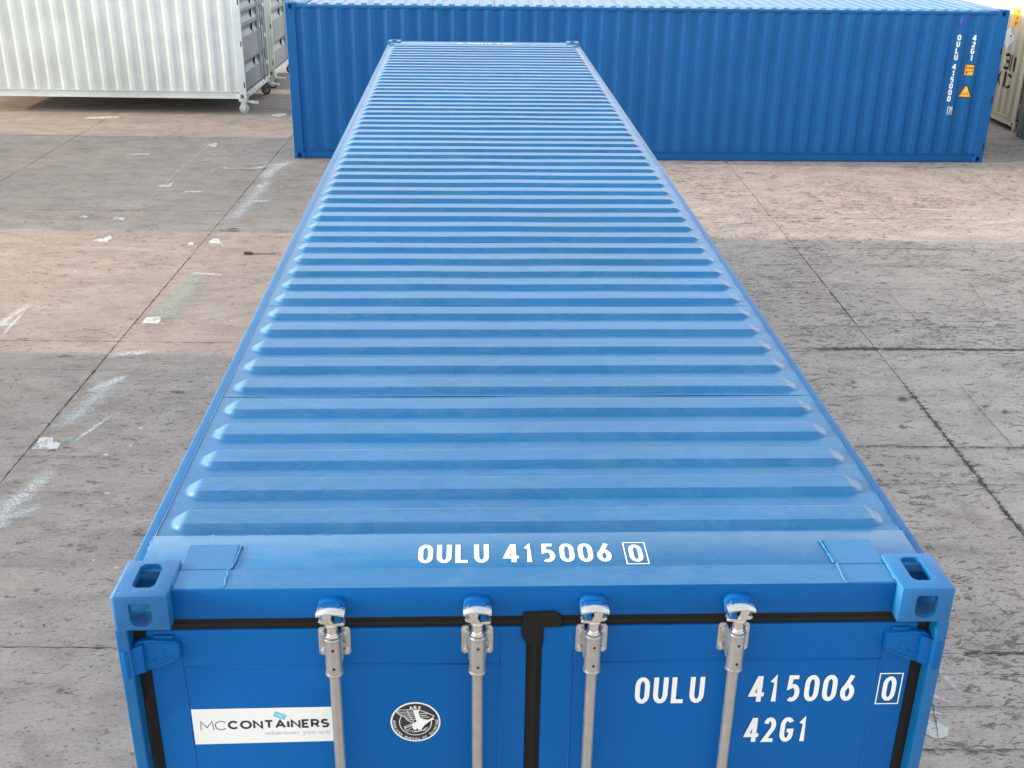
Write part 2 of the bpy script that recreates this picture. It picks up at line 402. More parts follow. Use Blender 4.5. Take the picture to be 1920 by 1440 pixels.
# ------------------------------------------------------------ corner casting with real holes
def casting_mesh(mx, my, mz, matname):
    key = ('cast', mx, my, mz, matname)
    if key in CACHE: return CACHE[key]
    if ('castbase', matname) not in CACHE:
        def tmp(build):
            bm = bmesh.new(); build(bm); bmesh.ops.recalc_face_normals(bm, faces=bm.faces)
            me = bpy.data.meshes.new('t'); bm.to_mesh(me); bm.free()
            o = bpy.data.objects.new('t', me); COL.objects.link(o); return o
        def body(bm):
            box(bm, 0, .162, 0, .186, 0, .118)
            es = [e for e in bm.edges if all(v.co.x < 1e-4 for v in e.verts) and (all(v.co.z > .1 for v in e.verts) or all(v.co.y < 1e-4 for v in e.verts))]
            bmesh.ops.bevel(bm, geom=es, offset=.016, segments=5, profile=.5, affect='EDGES')
            es = [e for e in bm.edges if e.calc_face_angle(0) > R(50)]
            bmesh.ops.bevel(bm, geom=es, offset=.0035, segments=2, profile=.5, affect='EDGES')
        def stadium(w, h, n=6, k=1.0, flat=False):
            r = min(w, h) / 2 * k; pts = []
            for cx, cy, a in ((w / 2 - r, h / 2 - r, 0), (-w / 2 + r, h / 2 - r, 90), (-w / 2 + r, -h / 2 + r, 180), (w / 2 - r, -h / 2 + r, 270)):
                rr = r * (.45 if (flat and cy > 0) else 1)
                ex = (w / 2 - rr) * (1 if cx >= 0 and a in (0, 270) else -1); ey = (h / 2 - rr) * (1 if a in (0, 90) else -1)
                pts += [(ex + rr * math.cos(R(a + 90 * i / n)), ey + rr * math.sin(R(a + 90 * i / n))) for i in range(n + 1)]
            return pts
        def cav(bm): box(bm, .020, .142, .022, .166, .014, .090, .012, 2)
        def top(bm): prism(bm, [(x + .084, y + .104) for x, y in stadium(.066, .122, k=.62)], .05, .2, 'xy')
        def front(bm): prism(bm, [(x + .083, y + .053) for x, y in stadium(.064, .080, k=.78, flat=True)], -.05, .07, 'xz')
        def side(bm): prism(bm, [(x + .093, y + .053) for x, y in stadium(.064, .080, k=.78, flat=True)], -.05, .07, 'yz')
        o = tmp(body)
        cut = [tmp(f) for f in (cav, top, front, side)]
        for c in cut:
            md = o.modifiers.new('b', 'BOOLEAN'); md.operation = 'DIFFERENCE'; md.object = c; md.solver = 'EXACT'
        dg = bpy.context.evaluated_depsgraph_get(); me = bpy.data.meshes.new_from_object(o.evaluated_get(dg))
        for x in [o] + cut: bpy.data.objects.remove(x)
        CACHE[('castbase', matname)] = me
    me = CACHE[('castbase', matname)].copy(); me.name = 'corner_casting'
    bm = bmesh.new(); bm.from_mesh(me)
    for v in bm.verts:
        v.co.x *= mx; v.co.y *= my
        if mz < 0: v.co.z = .118 - v.co.z
    if mx * my * (1 if mz > 0 else -1) < 0: bmesh.ops.reverse_faces(bm, faces=bm.faces)
    bm.to_mesh(me); bm.free(); me.materials.clear(); me.materials.append(M[matname])
    me.shade_smooth(); me.set_sharp_from_angle(angle=R(35))
    CACHE[key] = me
    return me

# ------------------------------------------------------------ container
HW = 1.219
PER = .278
def corr(t):   # depth of the side wall corrugation along its length
    t %= PER
    if t < .072: return 0.
    if t < .140: return .036 * (t - .072) / .068
    if t < .210: return .036
    return .036 * (1 - (t - .210) / .068)
FOLDS = (0, .072, .140, .210)
def side_wall(bm, y0, y1, phase, zlo, zhi, sx):
    ys = [y0] + sorted(f + phase + PER * k for k in range(-2, 60) for f in FOLDS if y0 < f + phase + PER * k < y1) + [y1]
    xo = HW - .006
    prev = None
    for y in ys:
        x = sx * (xo - corr(y - phase))
        c = (bm.verts.new((x, y, zlo)), bm.verts.new((x, y, zhi)))
        if prev:
            f = bm.faces.new((prev[0], c[0], c[1], prev[1]) if sx > 0 else (c[0], prev[0], prev[1], c[1]))
        prev = c
RIBP = .209; PANEL = 5 * RIBP
def rib_h(x, y):
    """die-stamped rib: 20 mm high, ramped ends, rounded corners; y measured in one panel, first rib centred at .094"""
    k = min(max(round((y - .094) / RIBP), 0), 4); dy = abs(y - .094 - k * RIBP)
    ax = abs(x) - (1.152 - .062); ay = dy - (.060 - .045)
    r = math.hypot(max(ax, 0), max(ay * 1.0, 0)) if ax > 0 and ay > 0 else max(ax, ay)
    dd = min(.062 - max(ax, 0) if ax > ay else 9, 9)
    # distance-like falloff, steep on long sides (14 mm), longer ramp on the ends (40 mm)
    u = (.0605 - dy) / .0175
    v = (1.152 - abs(x)) / .042
    u = max(0, min(1, u)); v = max(0, min(1, v))
    # rounded plan corner
    cx = (abs(x) - 1.107) / .045; cy = (dy - .018) / .042
    if cx > 0 and cy > 0:
        q = math.hypot(cx, cy); v = min(v, max(0, min(1, (1 - q) / .42))); u = min(u, 1)
        t = v
        t = min(t, 1)
    else: t = min(u, v)
    v2 = max(0, min(1, (1.153 - abs(x)) / .056)); sm = lambda q: q * q * (3 - 2 * q)
    ex = max(0, (abs(x) - 1.085) / .068)                       # the rib narrows towards its tip, so the end is rounded in plan
    hw = .0605 * math.sqrt(max(0, 1 - ex ** 2.6)) if ex < 1 else 0
    u2 = max(0, min(1, (hw - dy) / .0175))
    return .020 * sm(u2) * sm(v2) ** .8
def roof_panel(bm, rnd=None):
    rnd = rnd or random.Random(1); ph_ = [rnd.uniform(0, 6.3) for _ in range(4)]; am_ = [rnd.uniform(.92, 1.06) for _ in range(5)]; sh_ = [rnd.uniform(-.003, .003) for _ in range(5)]
    def pert(x, y):
        k = min(max(round((y - .094) / RIBP), 0), 4); e = max(0, 1 - abs(x) / 1.19)
        return rib_h(x + sh_[k], y) * am_[k] + e * (.0016 * math.sin(3.1 * x + 4.3 * y + ph_[0]) * math.cos(2.1 * x + ph_[1]) + .0010 * math.sin(6.2 * x + ph_[2] + 2 * y))
    xs = []
    for a in (1.178, 1.165, 1.155, 1.150, 1.144, 1.138, 1.131, 1.124, 1.117, 1.110, 1.104, 1.098, 1.09, 1.05, .9, .75, .6, .45, .3, .15): xs.append(-a)
    xs = xs + [0] + [-x for x in reversed(xs)]
    ys = [0]
    for k in range(5):
        c = .094 + k * RIBP
        for dv in (-.066, -.0605, -.0575, -.0545, -.0515, -.0485, -.0455, -.043, -.039, -.034, -.028, -.020, -.010, 0, .010, .020, .028, .034, .039, .043, .0455, .0485, .0515, .0545, .0575, .0605, .066):
            ys.append(c + dv)
    ys.append(PANEL - .0065); ys = sorted(set(ys))
    g = [[bm.verts.new((x, y, pert(x, y))) for x in xs] for y in ys]
    for a, b in zip(g, g[1:]):
        for i in range(len(xs) - 1): bm.faces.new((a[i], a[i + 1], b[i + 1], b[i]))
    # folded skirt so the sheet has an edge
    rim = g[0] + [r[-1] for r in g[1:]] + g[-1][-2::-1] + [r[0] for r in g[-2:0:-1]]
    low = [bm.verts.new((v.co.x, v.co.y, -.0045)) for v in rim]
    n = len(rim)
    for i in range(n): bm.faces.new((rim[i], low[i], low[(i + 1) % n], rim[(i + 1) % n]))
    bmesh.ops.recalc_face_normals(bm, faces=bm.faces)

def text_side(parent, y_at, zmap, build, mat, phase, name, label=None, off=.003):
    """flat lettering pressed onto the corrugated wall at local -x; u runs to the viewer's right = -y"""
    bm = bmesh.new(); build(bm)
    to_plane(bm, lambda c: Vector((c.z, y_at - c.x, c.y)))
    ys = [v.co.y for v in bm.verts]; lo, hi = min(ys), max(ys)
    for k in range(-2, 60):
        for f in FOLDS:
            yy = f + phase + PER * k
            if lo < yy < hi:
                bmesh.ops.bisect_plane(bm, geom=bm.verts[:] + bm.edges[:] + bm.faces[:], plane_co=(0, yy, 0), plane_no=(0, 1, 0), dist=1e-6)
    for v in bm.verts: v.co.x = -(HW - .006 - corr(v.co.y - phase)) - off - v.co.x
    orient(bm, (-1, 0, 0))
    return link(name, mesh_from_bm(name, bm, mat), parent, label=label)

def container(name, L_, H, mats, loc, rz, phase=(0., 0.), lash=False, doors='plain', foot=0.0, full_top=False):
    """local frame: door end at y=0, length along +y, centre line x=0"""
    body, roofm = mats
    o = link(name, None, None, loc, rz)
    dz = H - 2.591
    fr = 'frameblue' if body == 'blue' else body
    K = (round(L_, 3), H)
    for sx in (-1, 1):
        for (y, my) in ((0, 1), (L_, -1)):
            link('corner_casting', casting_mesh(-sx, my, 1, 'castblue' if fr == 'frameblue' else fr), o, (sx * HW, y, H - .118))
            link('corner_casting', casting_mesh(-sx, my, -1, 'castblue' if fr == 'frameblue' else fr), o, (sx * HW, y, 0))
    # posts
    for sx in (-1, 1):
        def rear(bm):
            box(bm, 0, .036 * -sx, .0, .160, .118, H - .118, .005)            # front flange seen from the door end
            box(bm, .036 * -sx, .050 * -sx, .075, .150, .118, H - .118)
            for k in range(9 if lash else 0): pass
        def front(bm): box(bm, 0, .11 * -sx, -.160, 0, .118, H - .118, .008)
        pr = part('corner_post', (K, sx, 'r'), rear, fr, o, (sx * HW, .004, 0))
        if lash:
            def slots(bm):
                box(bm, 0.004 * -sx, -.0015 * -sx, .018, .040, 0, .11)
            for z in (.24, 1.05, 1.86 + dz): part('lashing_slot', (K, sx), slots, 'hole', pr, (0, 0, z))
        part('corner_post', (K, sx, 'f'), front, body, o, (sx * HW, L_ - .004, 0))
    for sx in (-1, 1):
        def trail(bm): box(bm, sx * 1.150, sx * 1.2165, .186, L_ - .186, H - .078, H - .0285, .006, 3)
        part('top_side_rail', (K, sx), trail, fr, o, auto=True)
        def brail(bm):
            box(bm, sx * 1.12, sx * 1.2165, .18, L_ - .18, .150, .162, .002)
            box(bm, sx * 1.12, sx * 1.188, .18, L_ - .18, .028, .150)
            box(bm, sx * 1.12, sx * 1.2165, .18, L_ - .18, .016, .028, .002)
        part('bottom_side_rail', (K, sx), brail, body, o)
        ph = phase[0] if sx < 0 else phase[1]
        part('side_wall', (K, sx, ph), lambda bm: side_wall(bm, .155, L_ - .155, ph, .162, H - .078, sx), body, o)
    # floor and blind end
    part('floor', K, lambda bm: box(bm, -1.12, 1.12, .06, L_ - .06, .10, .15), 'dark', o)
    def endwall(bm):
        y = L_ - .02; prev = None; x = -1.11; xs = []
        while x < 1.11: xs.append(x); x += .06
        xs.append(1.11)
        for i, x in enumerate(xs):
            yy = y - (.04 if (i // 2) % 2 else 0)
            c = (bm.verts.new((x, yy, .12)), bm.verts.new((x, yy, H - .10)))
            if prev: bm.faces.new((c[0], prev[0], prev[1], c[1]))
            prev = c
        box(bm, -1.06, 1.06, L_ - .10, L_ - .004, .02, .12); box(bm, -1.06, 1.06, L_ - .10, L_ - .03, H - .11, H - .014, .004)
    part('end_wall', K, endwall, body, o)
    # roof
    n = int((L_ - .70 + .01) / PANEL)
    y0 = (L_ - n * PANEL) / 2
    for k in range(n): part('roof_panel', k, lambda bm: roof_panel(bm, random.Random(k + 5)), roofm, o, (0, y0 + k * PANEL + .00125, H - .0275), auto=True, ang=70)
    for e_, ya, yb_ in (('f', .1495, y0 - .0045), ('r', L_ - y0 + .002, L_ - .10)):
        part('header_plate', (K, e_), lambda bm: box(bm, -1.178, 1.178, ya, yb_, H - .045, H - .0145, .0015), roofm, o, auto=True)
    def under(bm): box(bm, -1.15, 1.15, y0 - .01, L_ - y0 + .01, H - .050, H - .034)
    part('roof_frame', K, under, 'dark', o)
    # door header and sill
    def header(bm): box(bm, -1.060, 1.060, .045, .1465, H - .113, H - .0115, .0025)
    dh = part('door_header', K, header, body, o, auto=True)
    part('header_lit_top', K, lambda bm: box(bm, -1.058, 1.058, .047, .1455, H - .0118, H - .0100, .0006), roofm, dh)  # strip added to paint the sky's light onto the header top
    def sill(bm): box(bm, -1.060, 1.060, .020, .15, .010, .125, .004)
    sl_ = part('door_sill', K, sill, body, o)
    if doors == 'ridged':
        def rungs(bm):
            box(bm, -.05, .05, .004, .0195, .045, .075)
        for i in range(7): part('step_slot', K, rungs, 'decal', sl_, (-.9 + i * .3, 0, 0))
    # doors
    ztop = H - .153
    for s in (-1, 1):
        xa, xb = s * 1.146, s * .030 if s < 0 else s * .016
        if doors == 'ridged': xa, xb = (-1.115, .560) if s < 0 else (1.146, .575)
        if doors == 'plain':
            def leaf(bm):
                box(bm, xa, xb, .045, .085, .16, ztop, .006, 3)
            dr = part('door', (K, s), leaf, body, o, auto=True)
            yb = .0445; xi = s * .108; xo_ = s * 1.050; zt = H - .286
            for q_, (pl, rr_) in enumerate((([(xo_, yb, zt), (s * .58, yb, zt + .004), (xi, yb, zt)], .0028), ([(xi, yb, zt), (xi, yb, .3)], .0022), ([(xo_, yb, zt), (xo_, yb, .3)], .0026),
                    ([(xi, yb + .0012, ztop - .01), (xi, yb + .0012, zt)], .0018), ([(xo_ * .985, yb + .0012, ztop - .01), (xo_, yb + .0012, zt)], .0018))):
                part('weld_bead', (K, s, q_), lambda bm: tube(bm, pl, rr_, 6), body, dr, smooth=True)
        else:
            def leaf(bm):
                x0, x1 = sorted((xa, xb)); z0, z1 = .16, ztop
                box(bm, x0, x0 + .10, .035, .085, z0, z1, .006); box(bm, x1 - .10, x1, .035, .085, z0, z1, .006)
                box(bm, x0 + .10, x1 - .10, .035, .085, z0, z0 + .08); box(bm, x0 + .10, x1 - .10, .035, .085, z1 - .08, z1)
                prof = [(z0 + .08, .042)]
                for zc in (.62, 1.31, 1.59, 1.86, 2.13 + dz):
                    prof += [(zc - .11, .042), (zc - .01, .080), (zc + .03, .080), (zc + .10, .042)]
                prof.append((z1 - .08, .042)); pv = None
                for z, y in prof:
                    c = (bm.verts.new((x0 + .10, y, z)), bm.verts.new((x1 - .10, y, z)))
                    if pv: bm.faces.new((pv[0], pv[1], c[1], c[0]))
                    pv = c
            dr = part('door', (K, s, 'r'), leaf, 'shadewhite', o)
        # hinges
        for i, zc in enumerate((ztop - .068, ztop - .80, 1.0, .42)):
            def hinge(bm):
                P = [(1.197, -.075), (1.160, -.062), (1.108, -.050), (1.062, -.026), (1.050, -.018), (1.047, .030), (1.058, .042), (1.125, .050), (1.160, .046), (1.197, .020)]
                prism(bm, [(s * a, b) for a, b in P], .046, .026, 'xz', bev=-.002)
                cyl(bm, (s * 1.199, .020, -.022), .0195, .098, 'z', 18, bev=.002)
                prism(bm, [(s * 1.197, -.070), (s * 1.150, -.056), (s * 1.150, .042), (s * 1.197, .022)], .040, .012, 'xz', bev=-.003)
                ring = [(s * (1.140 + .024 * math.cos(R(a))), .0262, -.008 + .024 * math.sin(R(a))) for a in range(20, 160, 14)]
                tube(bm, ring, .0028, 6)
                ring = [(s * (1.140 + .024 * math.cos(R(a))), .0262, -.008 + .024 * math.sin(R(a))) for a in range(190, 345, 14)]
                tube(bm, ring, .0028, 6)
                tube(bm, [(s * 1.120, .0255, -.040), (s * 1.098, .0255, -.037), (s * 1.066, .0255, -.019)], .0030, 6)
                tube(bm, [(s * 1.152, .0255, .036), (s * 1.120, .0255, .040), (s * 1.066, .0255, .033)], .0026, 6)
                for k_ in range(3):
                    box(bm, s * 1.092, s * 1.086, .0245, .0265, -.014 + .013 * k_, -.010 + .013 * k_)
                    box(bm, s * 1.092, s * 1.100, .0245, .0265, -.014 + .013 * k_, -.012 + .013 * k_)
                box(bm, s * 1.065, s * 1.120, .036, .046, .044, .057, .003)
            part('hinge', (s,), hinge, body, dr, (0, 0, zc), auto=True)
    # gaskets
    gt = H - .1125
    for q_ in (-1, 1):
        def gs(bm): box(bm, q_ * 1.1855, q_ * 1.145, .052, .075, .14, gt, .006)
        part('door_gasket', (K, q_), gs, 'gasket', o, auto=True)
    def gh(bm):
        pr_ = [(.0505, ztop + .001), (.058, gt), (.075, gt), (.075, ztop + .001)]
        pr_ = [(.0525, ztop + .001), (.0505, ztop + .006), (.0505, ztop + .012), (.0435, ztop + .016), (.0435, ztop + .024), (.0505, ztop + .028), (.0525, gt), (.075, gt), (.075, ztop + .001)]
        prism(bm, pr_, -1.144, 1.144, 'yz')
    part('header_gasket', K, gh, 'gasket', o)
    def gc(bm):
        prism(bm, [(-.0295, .052), (-.020, .050), (-.014, .043), (0, .043), (.006, .050), (.0155, .052), (.0155, .075), (-.0295, .075)], .14, ztop, 'xy')
    part('centre_gasket', K, gc, 'gasket', o)
    if doors == 'plain':
        def gt_(bm):
            P = [(-.042, H - .098), (.050, H - .095), (.070, H - .110), (.074, H - .150), (.0155, H - .152), (.0155, H - .215), (-.0285, H - .215), (-.046, H - .180)]
            prism(bm, P, .052, .036, 'xz', bev=-.004)
            prism(bm, [(-.040, H - .101), (.004, H - .100), (-.012, H - .128)], .038, .030, 'xz', bev=-.006)
        part('gasket_flap', K, gt_, 'gasket', o, auto=True)
    # locking bars
    for bx, s in (((-.597, 1), (-.177, 1), (.162, -1), (.587, -1)) if doors == 'plain' else ((.68, -1),)):
        br = part('locking_bar', K, lambda bm: cyl(bm, (0, 0, 0), .0168, H - .30, 'z', 24), 'steel', o, (bx, .002, (H - .02) / 2 - .03), smooth=False, auto=True)
        zb = -((H - .02) / 2 - .03)
        def bracket(bm):
            z0, z1 = H - .2415, H - .1415
            for q in (-1, 1):
                P = [(q * .022, z0), (q * .040, z0), (q * .047, z0 + .008), (q * .047, z1 - .008), (q * .040, z1), (q * .022, z1)]
                prism(bm, P, .043, .037, 'xz', bev=-.0015)
                prism(bm, [(q * .020, z0 + .046), (q * .032, z0 + .046), (q * .032, z0 + .054), (q * .020, z0 + .054)], .037, .022)
                box(bm, q * .0215, q * .026, .006, .043, z0 + .001, z1 - .001, .001)
            cyl(bm, (0, -.001, H - .212), .0245, .118, 'z', 28)
            cyl(bm, (0, -.001, H - .274), .0265, .010, 'z', 28, bev=.002); cyl(bm, (0, -.001, H - .151), .0262, .012, 'z', 28, bev=.002)
        bk = part('bar_bracket', K, bracket, 'steel', br, (0, 0, zb), auto=True)
        def drill(bm):
            cyl(bm, (.002, -.0258, 0), .0042, .0012, 'y', 12)
        for z in (H - .180, H - .246): part('drilled_hole', 0, drill, 'hole', br, (0, 0, zb + z))
        for q in (-1, 1):
            for z in (H - .158, H - .226):
                part('bolt', 0, lambda bm: cyl(bm, (0, 0, 0), .0088, .009, 'y', 6, bev=.0015), 'galv', br, (q * .0335, .0325, zb + z), auto=True)
        def cam(bm):
            cyl(bm, (0, -.001, H - .138), .0225, .009, 'z', 24, bev=.003)
            cyl(bm, (0, -.001, H - .120), .0165, .034, 'z', 24)
            cyl(bm, (0, -.001, H - .101), .0215, .011, 'z', 24, bev=.003)
            # curved head over two prongs
            top = []
            for i in range(9):
                a = -1 + i / 4; top.append((a * .041, H - .047 - .008 * a * a))
            bot = [(x, z - .0095) for x, z in reversed(top)]
            prism(bm, top + bot, -.026, .012, 'xz', bev=.003)
            P = [(-.026, H - .060), (.004, H - .058), (.001, H - .078), (.012, H - .098), (-.016, H - .098), (-.020, H - .080)]
            prism(bm, [(s * a, b) for a, b in P], -.020, .010, 'xz', bev=.003)
            P = [(-.036, H - .084), (-.018, H - .078), (-.012, H - .092), (-.028, H - .092)]
            prism(bm, [(s * a, b) for a, b in P], -.018, .008, 'xz', bev=.002)
            P = [(.004, H - .089), (.034, H - .086), (.040, H - .092), (.034, H - .097), (.006, H - .097)]
            prism(bm, [(s * a, b) for a, b in P], -.020, .006, 'xz', bev=.002)
        part('cam', (K, s), cam, 'galv', br, (0, 0, zb), auto=True)
        def keeper(bm):
            P = [(-.037, H - .094), (-.041, H - .065), (-.036, H - .046), (-.022, H - .038), (.024, H - .038), (.036, H - .046), (.041, H - .065), (.037, H - .094)]
            prism(bm, P, .046, .020, 'xz', bev=-.007)
            prism(bm, [(-.030, H - .058), (-.026, H - .044), (.024, H - .044), (.030, H - .058)], .020, .004, 'xz', bev=-.004)
            prism(bm, [(s * a, b) for a, b in ((.010, H - .060), (.022, H - .060), (.028, H - .090), (.008, H - .090))], .012, -.006, 'xz', bev=-.003)
        part('cam_keeper', (K, s), keeper, body, o, (bx, 0, 0), auto=True)
    return o

# ================================================================= GROUND
def build_ground():
    g = link('ground', None, kind='structure')
    bm = bmesh.new()
    for x0, x1, y0, y1 in ((-400, 400, -400, 600),):
        v = [bm.verts.new(p) for p in ((x0, y0, -.012), (x1, y0, -.012), (x1, y1, -.012), (x0, y1, -.012))]; bm.faces.new(v)
    link('ground_bed', mesh_from_bm('ground_bed', bm, 'joint'), g)
    # outer field of the yard, far beyond the slabs in view
    U = [-3.72 + 3.985 * k for k in range(-6, 9)]
    V = [-12, -7, -1.95, 3.20, 8.30, 13.35, 18.45, 23.55, 28.65, 33.7, 38.8]
    c, s = math.cos(GROT), math.sin(GROT); ox, oy = -3.72, 13.35
    def W(u, v): u, v = u - ox, v - oy; return (ox + c * u - s * v, oy + s * u + c * v)
    def frame(bm):
        big = [W(*p) for p in ((-300, -300), (300, -300), (300, 400), (-300, 400))]
        ins = [W(*p) for p in ((U[0], V[0]), (U[-1], V[0]), (U[-1], V[-1]), (U[0], V[-1]))]
        A = [bm.verts.new((*p, 0)) for p in big]; B = [bm.verts.new((*p, 0)) for p in ins]
        for i in range(4): bm.faces.new((A[i], A[(i + 1) % 4], B[(i + 1) % 4], B[i]))
    bm = bmesh.new(); frame(bm); link('outer_paving', mesh_from_bm('outer_paving', bm, 'ground'), g)
    gap = .0045
    for i in range(len(U) - 1):
        for j in range(len(V) - 1):
            u0, u1, v0, v1 = U[i] + gap, U[i + 1] - gap, V[j] + gap, V[j + 1] - gap
            cx, cy = W((u0 + u1) / 2, (v0 + v1) / 2)
            pts = []
            near = (-9 < cx < 12 and 0 < cy < 24)
            def side(a, b, n):
                for k in range(n):
                    t = k / n; x, y = a[0] + (b[0] - a[0]) * t, a[1] + (b[1] - a[1]) * t
                    jx = random.uniform(-.0035, .0035) if near and 0 < k else 0
                    if near and 0 < k and random.random() < .10: jx += random.uniform(0, .016)
                    mx, my = (u0 + u1) / 2 - x, (v0 + v1) / 2 - y
                    if abs(a[0] - b[0]) < 1e-6: x += jx * (1 if mx > 0 else -1)
                    else: y += jx * (1 if my > 0 else -1)
                    pts.append((x, y))
            n = 70 if near else 1
            side((u0, v0), (u1, v0), n); side((u1, v0), (u1, v1), n); side((u1, v1), (u0, v1), n); side((u0, v1), (u0, v0), n)
            bm = bmesh.new()
            tp = [bm.verts.new((W(*p)[0] - cx, W(*p)[1] - cy, 0)) for p in pts]
            bt = [bm.verts.new((v.co.x, v.co.y, -.011)) for v in tp]
            bm.faces.new(tp)
            for k in range(len(tp)): bm.faces.new((tp[k], bt[k], bt[(k + 1) % len(tp)], tp[(k + 1) % len(tp)]))
            bmesh.ops.recalc_face_normals(bm, faces=bm.faces)
            link('concrete_slab', mesh_from_bm('concrete_slab', bm, 'ground'), g, (cx, cy, 0))
    # ---- marks on the concrete (thin sheets, 3 mm up)
    zc = [.0025]
    def nz(): zc[0] += .00012; return zc[0]
    def poly(pts, mat='decal', name='paint_mark', rough=.012):
        bm = bmesh.new(); P = []
        for i, p in enumerate(pts):
            q = pts[(i + 1) % len(pts)]; n = max(2, int(math.dist(p, q) / .03))
            for k in range(n):
                t = k / n; P.append((p[0] + (q[0] - p[0]) * t + random.uniform(-rough, rough) * .5, p[1] + (q[1] - p[1]) * t + random.uniform(-rough, rough)))
        z = nz(); bm.faces.new([bm.verts.new((x, y, z)) for x, y in P]); bmesh.ops.triangulate(bm, faces=bm.faces[:]); orient(bm, (0, 0, 1))
        link(name, mesh_from_bm(name, bm, mat), g)
    m_, nt_, b_ = newmat('old_white_paint'); b_.inputs['Base Color'].default_value = (.58, .59, .55, 1); b_.inputs['Roughness'].default_value = .75
    ps_ = N(nt_, 'ShaderNodeNewGeometry').outputs['Position']
    L(nt_, ramp(nt_, math_(nt_, 'MULTIPLY_ADD', noise(nt_, ps_, 9, 6, .75), .7, math_(nt_, 'MULTIPLY', noise(nt_, ps_, 60, 4, .7), .3)), (.41, .1), (.49, .95)), b_.inputs['Alpha']); M['oldpaint'] = m_
    for p in ([(-3.91, 5.88), (-3.92, 6.08), (-3.81, 6.09), (-3.78, 6.0), (-3.71, 5.98), (-3.7, 5.87)],
              [(-5.23, 11.86), (-5.19, 12.0), (-5.12, 12.0), (-5.07, 12.15), (-5.01, 12.0), (-5.03, 11.83)],
              [(-3.67, 11.77), (-3.68, 11.99), (-3.57, 11.99), (-3.54, 11.85), (-3.47, 11.77)],
              [(-3.95, 11.72), (-3.93, 11.81), (-3.86, 11.81), (-3.86, 11.7)],
              [(-3.78, 8.82), (-3.77, 9.02), (-3.6, 9.03), (-3.59, 8.82)],
              [(-3.57, 14.75), (-3.55, 14.92), (-3.43, 14.92), (-3.42, 14.76)],
              [(-5.12, 14.8), (-5.11, 14.9), (-4.98, 14.9), (-4.93, 15.11), (-4.9, 14.87), (-4.93, 14.77)],
              [(-5.27, 12.94), (-5.26, 13.02), (-5.1, 12.99), (-5.08, 12.88)],
              [(-5.77, 13.02), (-5.75, 13.13), (-5.64, 13.07), (-5.67, 12.99)],
              [(-4.99, 17.75), (-4.93, 17.95), (-4.85, 18.07), (-4.8, 17.94), (-4.79, 17.67)],
              [(-4.27, 20.67), (-4.18, 20.9), (-4.02, 20.97), (-3.95, 20.73), (-4.12, 20.56)],
              [(2.43, 2.26), (2.48, 2.38), (2.53, 2.36), (2.58, 2.31), (2.54, 2.25), (2.47, 2.23)],
              [(2.51, 2.47), (2.64, 2.42), (2.62, 2.4), (2.51, 2.44)],
              [(-4.62, 14.45), (-4.60, 14.50), (-4.35, 14.52), (-4.35, 14.47)],
              [(-6.2, 17.0), (-6.15, 17.1), (-5.8, 17.1), (-5.8, 17.02)],
              [(-7.94, 20.2), (-7.90, 20.4), (-7.3, 20.5), (-7.3, 20.3)]):
        poly(p, 'oldpaint')
    def strip(pts, wd, mat, name, seg=6, amp=1.0, cross=6, endfade=True, jit=0.0):
        """soft-edged ribbon; attribute 'a' falls to 0 at its edges"""
        P = []
        for a, b in zip(pts, pts[1:]):
            for k in range(seg): P.append((a[0] + (b[0] - a[0]) * k / seg, a[1] + (b[1] - a[1]) * k / seg))
        P.append(pts[-1]); bm = bmesh.new(); la = bm.verts.layers.float.new('a'); rows = []; z = nz()
        off = 0
        for i, p in enumerate(P):
            q0 = P[max(0, i - 1)]; q1 = P[min(len(P) - 1, i + 1)]; t = Vector((q1[0] - q0[0], q1[1] - q0[1])).normalized(); nn = Vector((-t.y, t.x))
            e = min(1, min(i, len(P) - 1 - i) / (len(P) * .22)) if endfade else 1
            off = off * .7 + random.uniform(-jit, jit)
            row = []
            for k in range(cross + 1):
                w_ = (k / cross - .5) * wd; v = bm.verts.new((p[0] + nn.x * (w_ + off), p[1] + nn.y * (w_ + off), z))
                v[la] = amp * e * (1 - abs(2 * k / cross - 1)); row.append(v)
            rows.append(row)
        for a, b in zip(rows, rows[1:]):
            for k in range(cross): bm.faces.new((a[k], a[k + 1], b[k + 1], b[k]))
        orient(bm, (0, 0, 1))
        link(name, mesh_from_bm(name, bm, mat), g)
    sp = 'paint_overspray'
    strip([(-5.40, 8.2), (-5.29, 8.81), (-5.15, 9.59)], .20, 'spray', sp, amp=1.2)
    strip([(-5.5, 8.75), (-5.0, 8.85)], .22, 'spray', sp, amp=1.1)
    strip([(-3.78, 4.3), (-3.74, 4.95), (-3.60, 5.6)], .34, 'spray', sp, amp=1.1)
    strip([(-3.9, 4.6), (-3.4, 5.0)], .40, 'sprayw2', sp, amp=.9)
    strip([(-3.83, 6.1), (-3.70, 6.8), (-3.58, 7.6)], .50, 'sprayw2', sp, amp=.95)
    strip([(-3.83, 7.0), (-3.50, 7.45)], .18, 'spray', sp, amp=1.3)
    strip([(-3.64, 5.9), (-3.40, 6.6)], .10, 'spray', sp, amp=1.1)
    strip([(-3.75, 6.0), (-3.60, 6.1)], .20, 'sprayg', sp, amp=1.3)
    strip([(-3.62, 8.7), (-3.55, 9.6), (-3.48, 10.9)], .62, 'sprayg', sp, amp=1.05)
    strip([(-3.7, 10.55), (-3.15, 10.45)], .12, 'spray', sp, amp=1.2)
    strip([(-3.60, 12.4), (-3.51, 14.0), (-3.38, 16.0)], .55, 'sprayw2', sp, amp=1.0)
    strip([(-3.55, 13.9), (-3.15, 13.95)], .20, 'spray', sp, amp=1.4)
    strip([(-3.2, 16.7), (-3.50, 15.9), (-3.55, 15.2)], .42, 'spray', sp, amp=1.25)
    strip([(-3.95, 15.95), (-3.2, 16.45)], .3, 'spray', sp, amp=1.4)
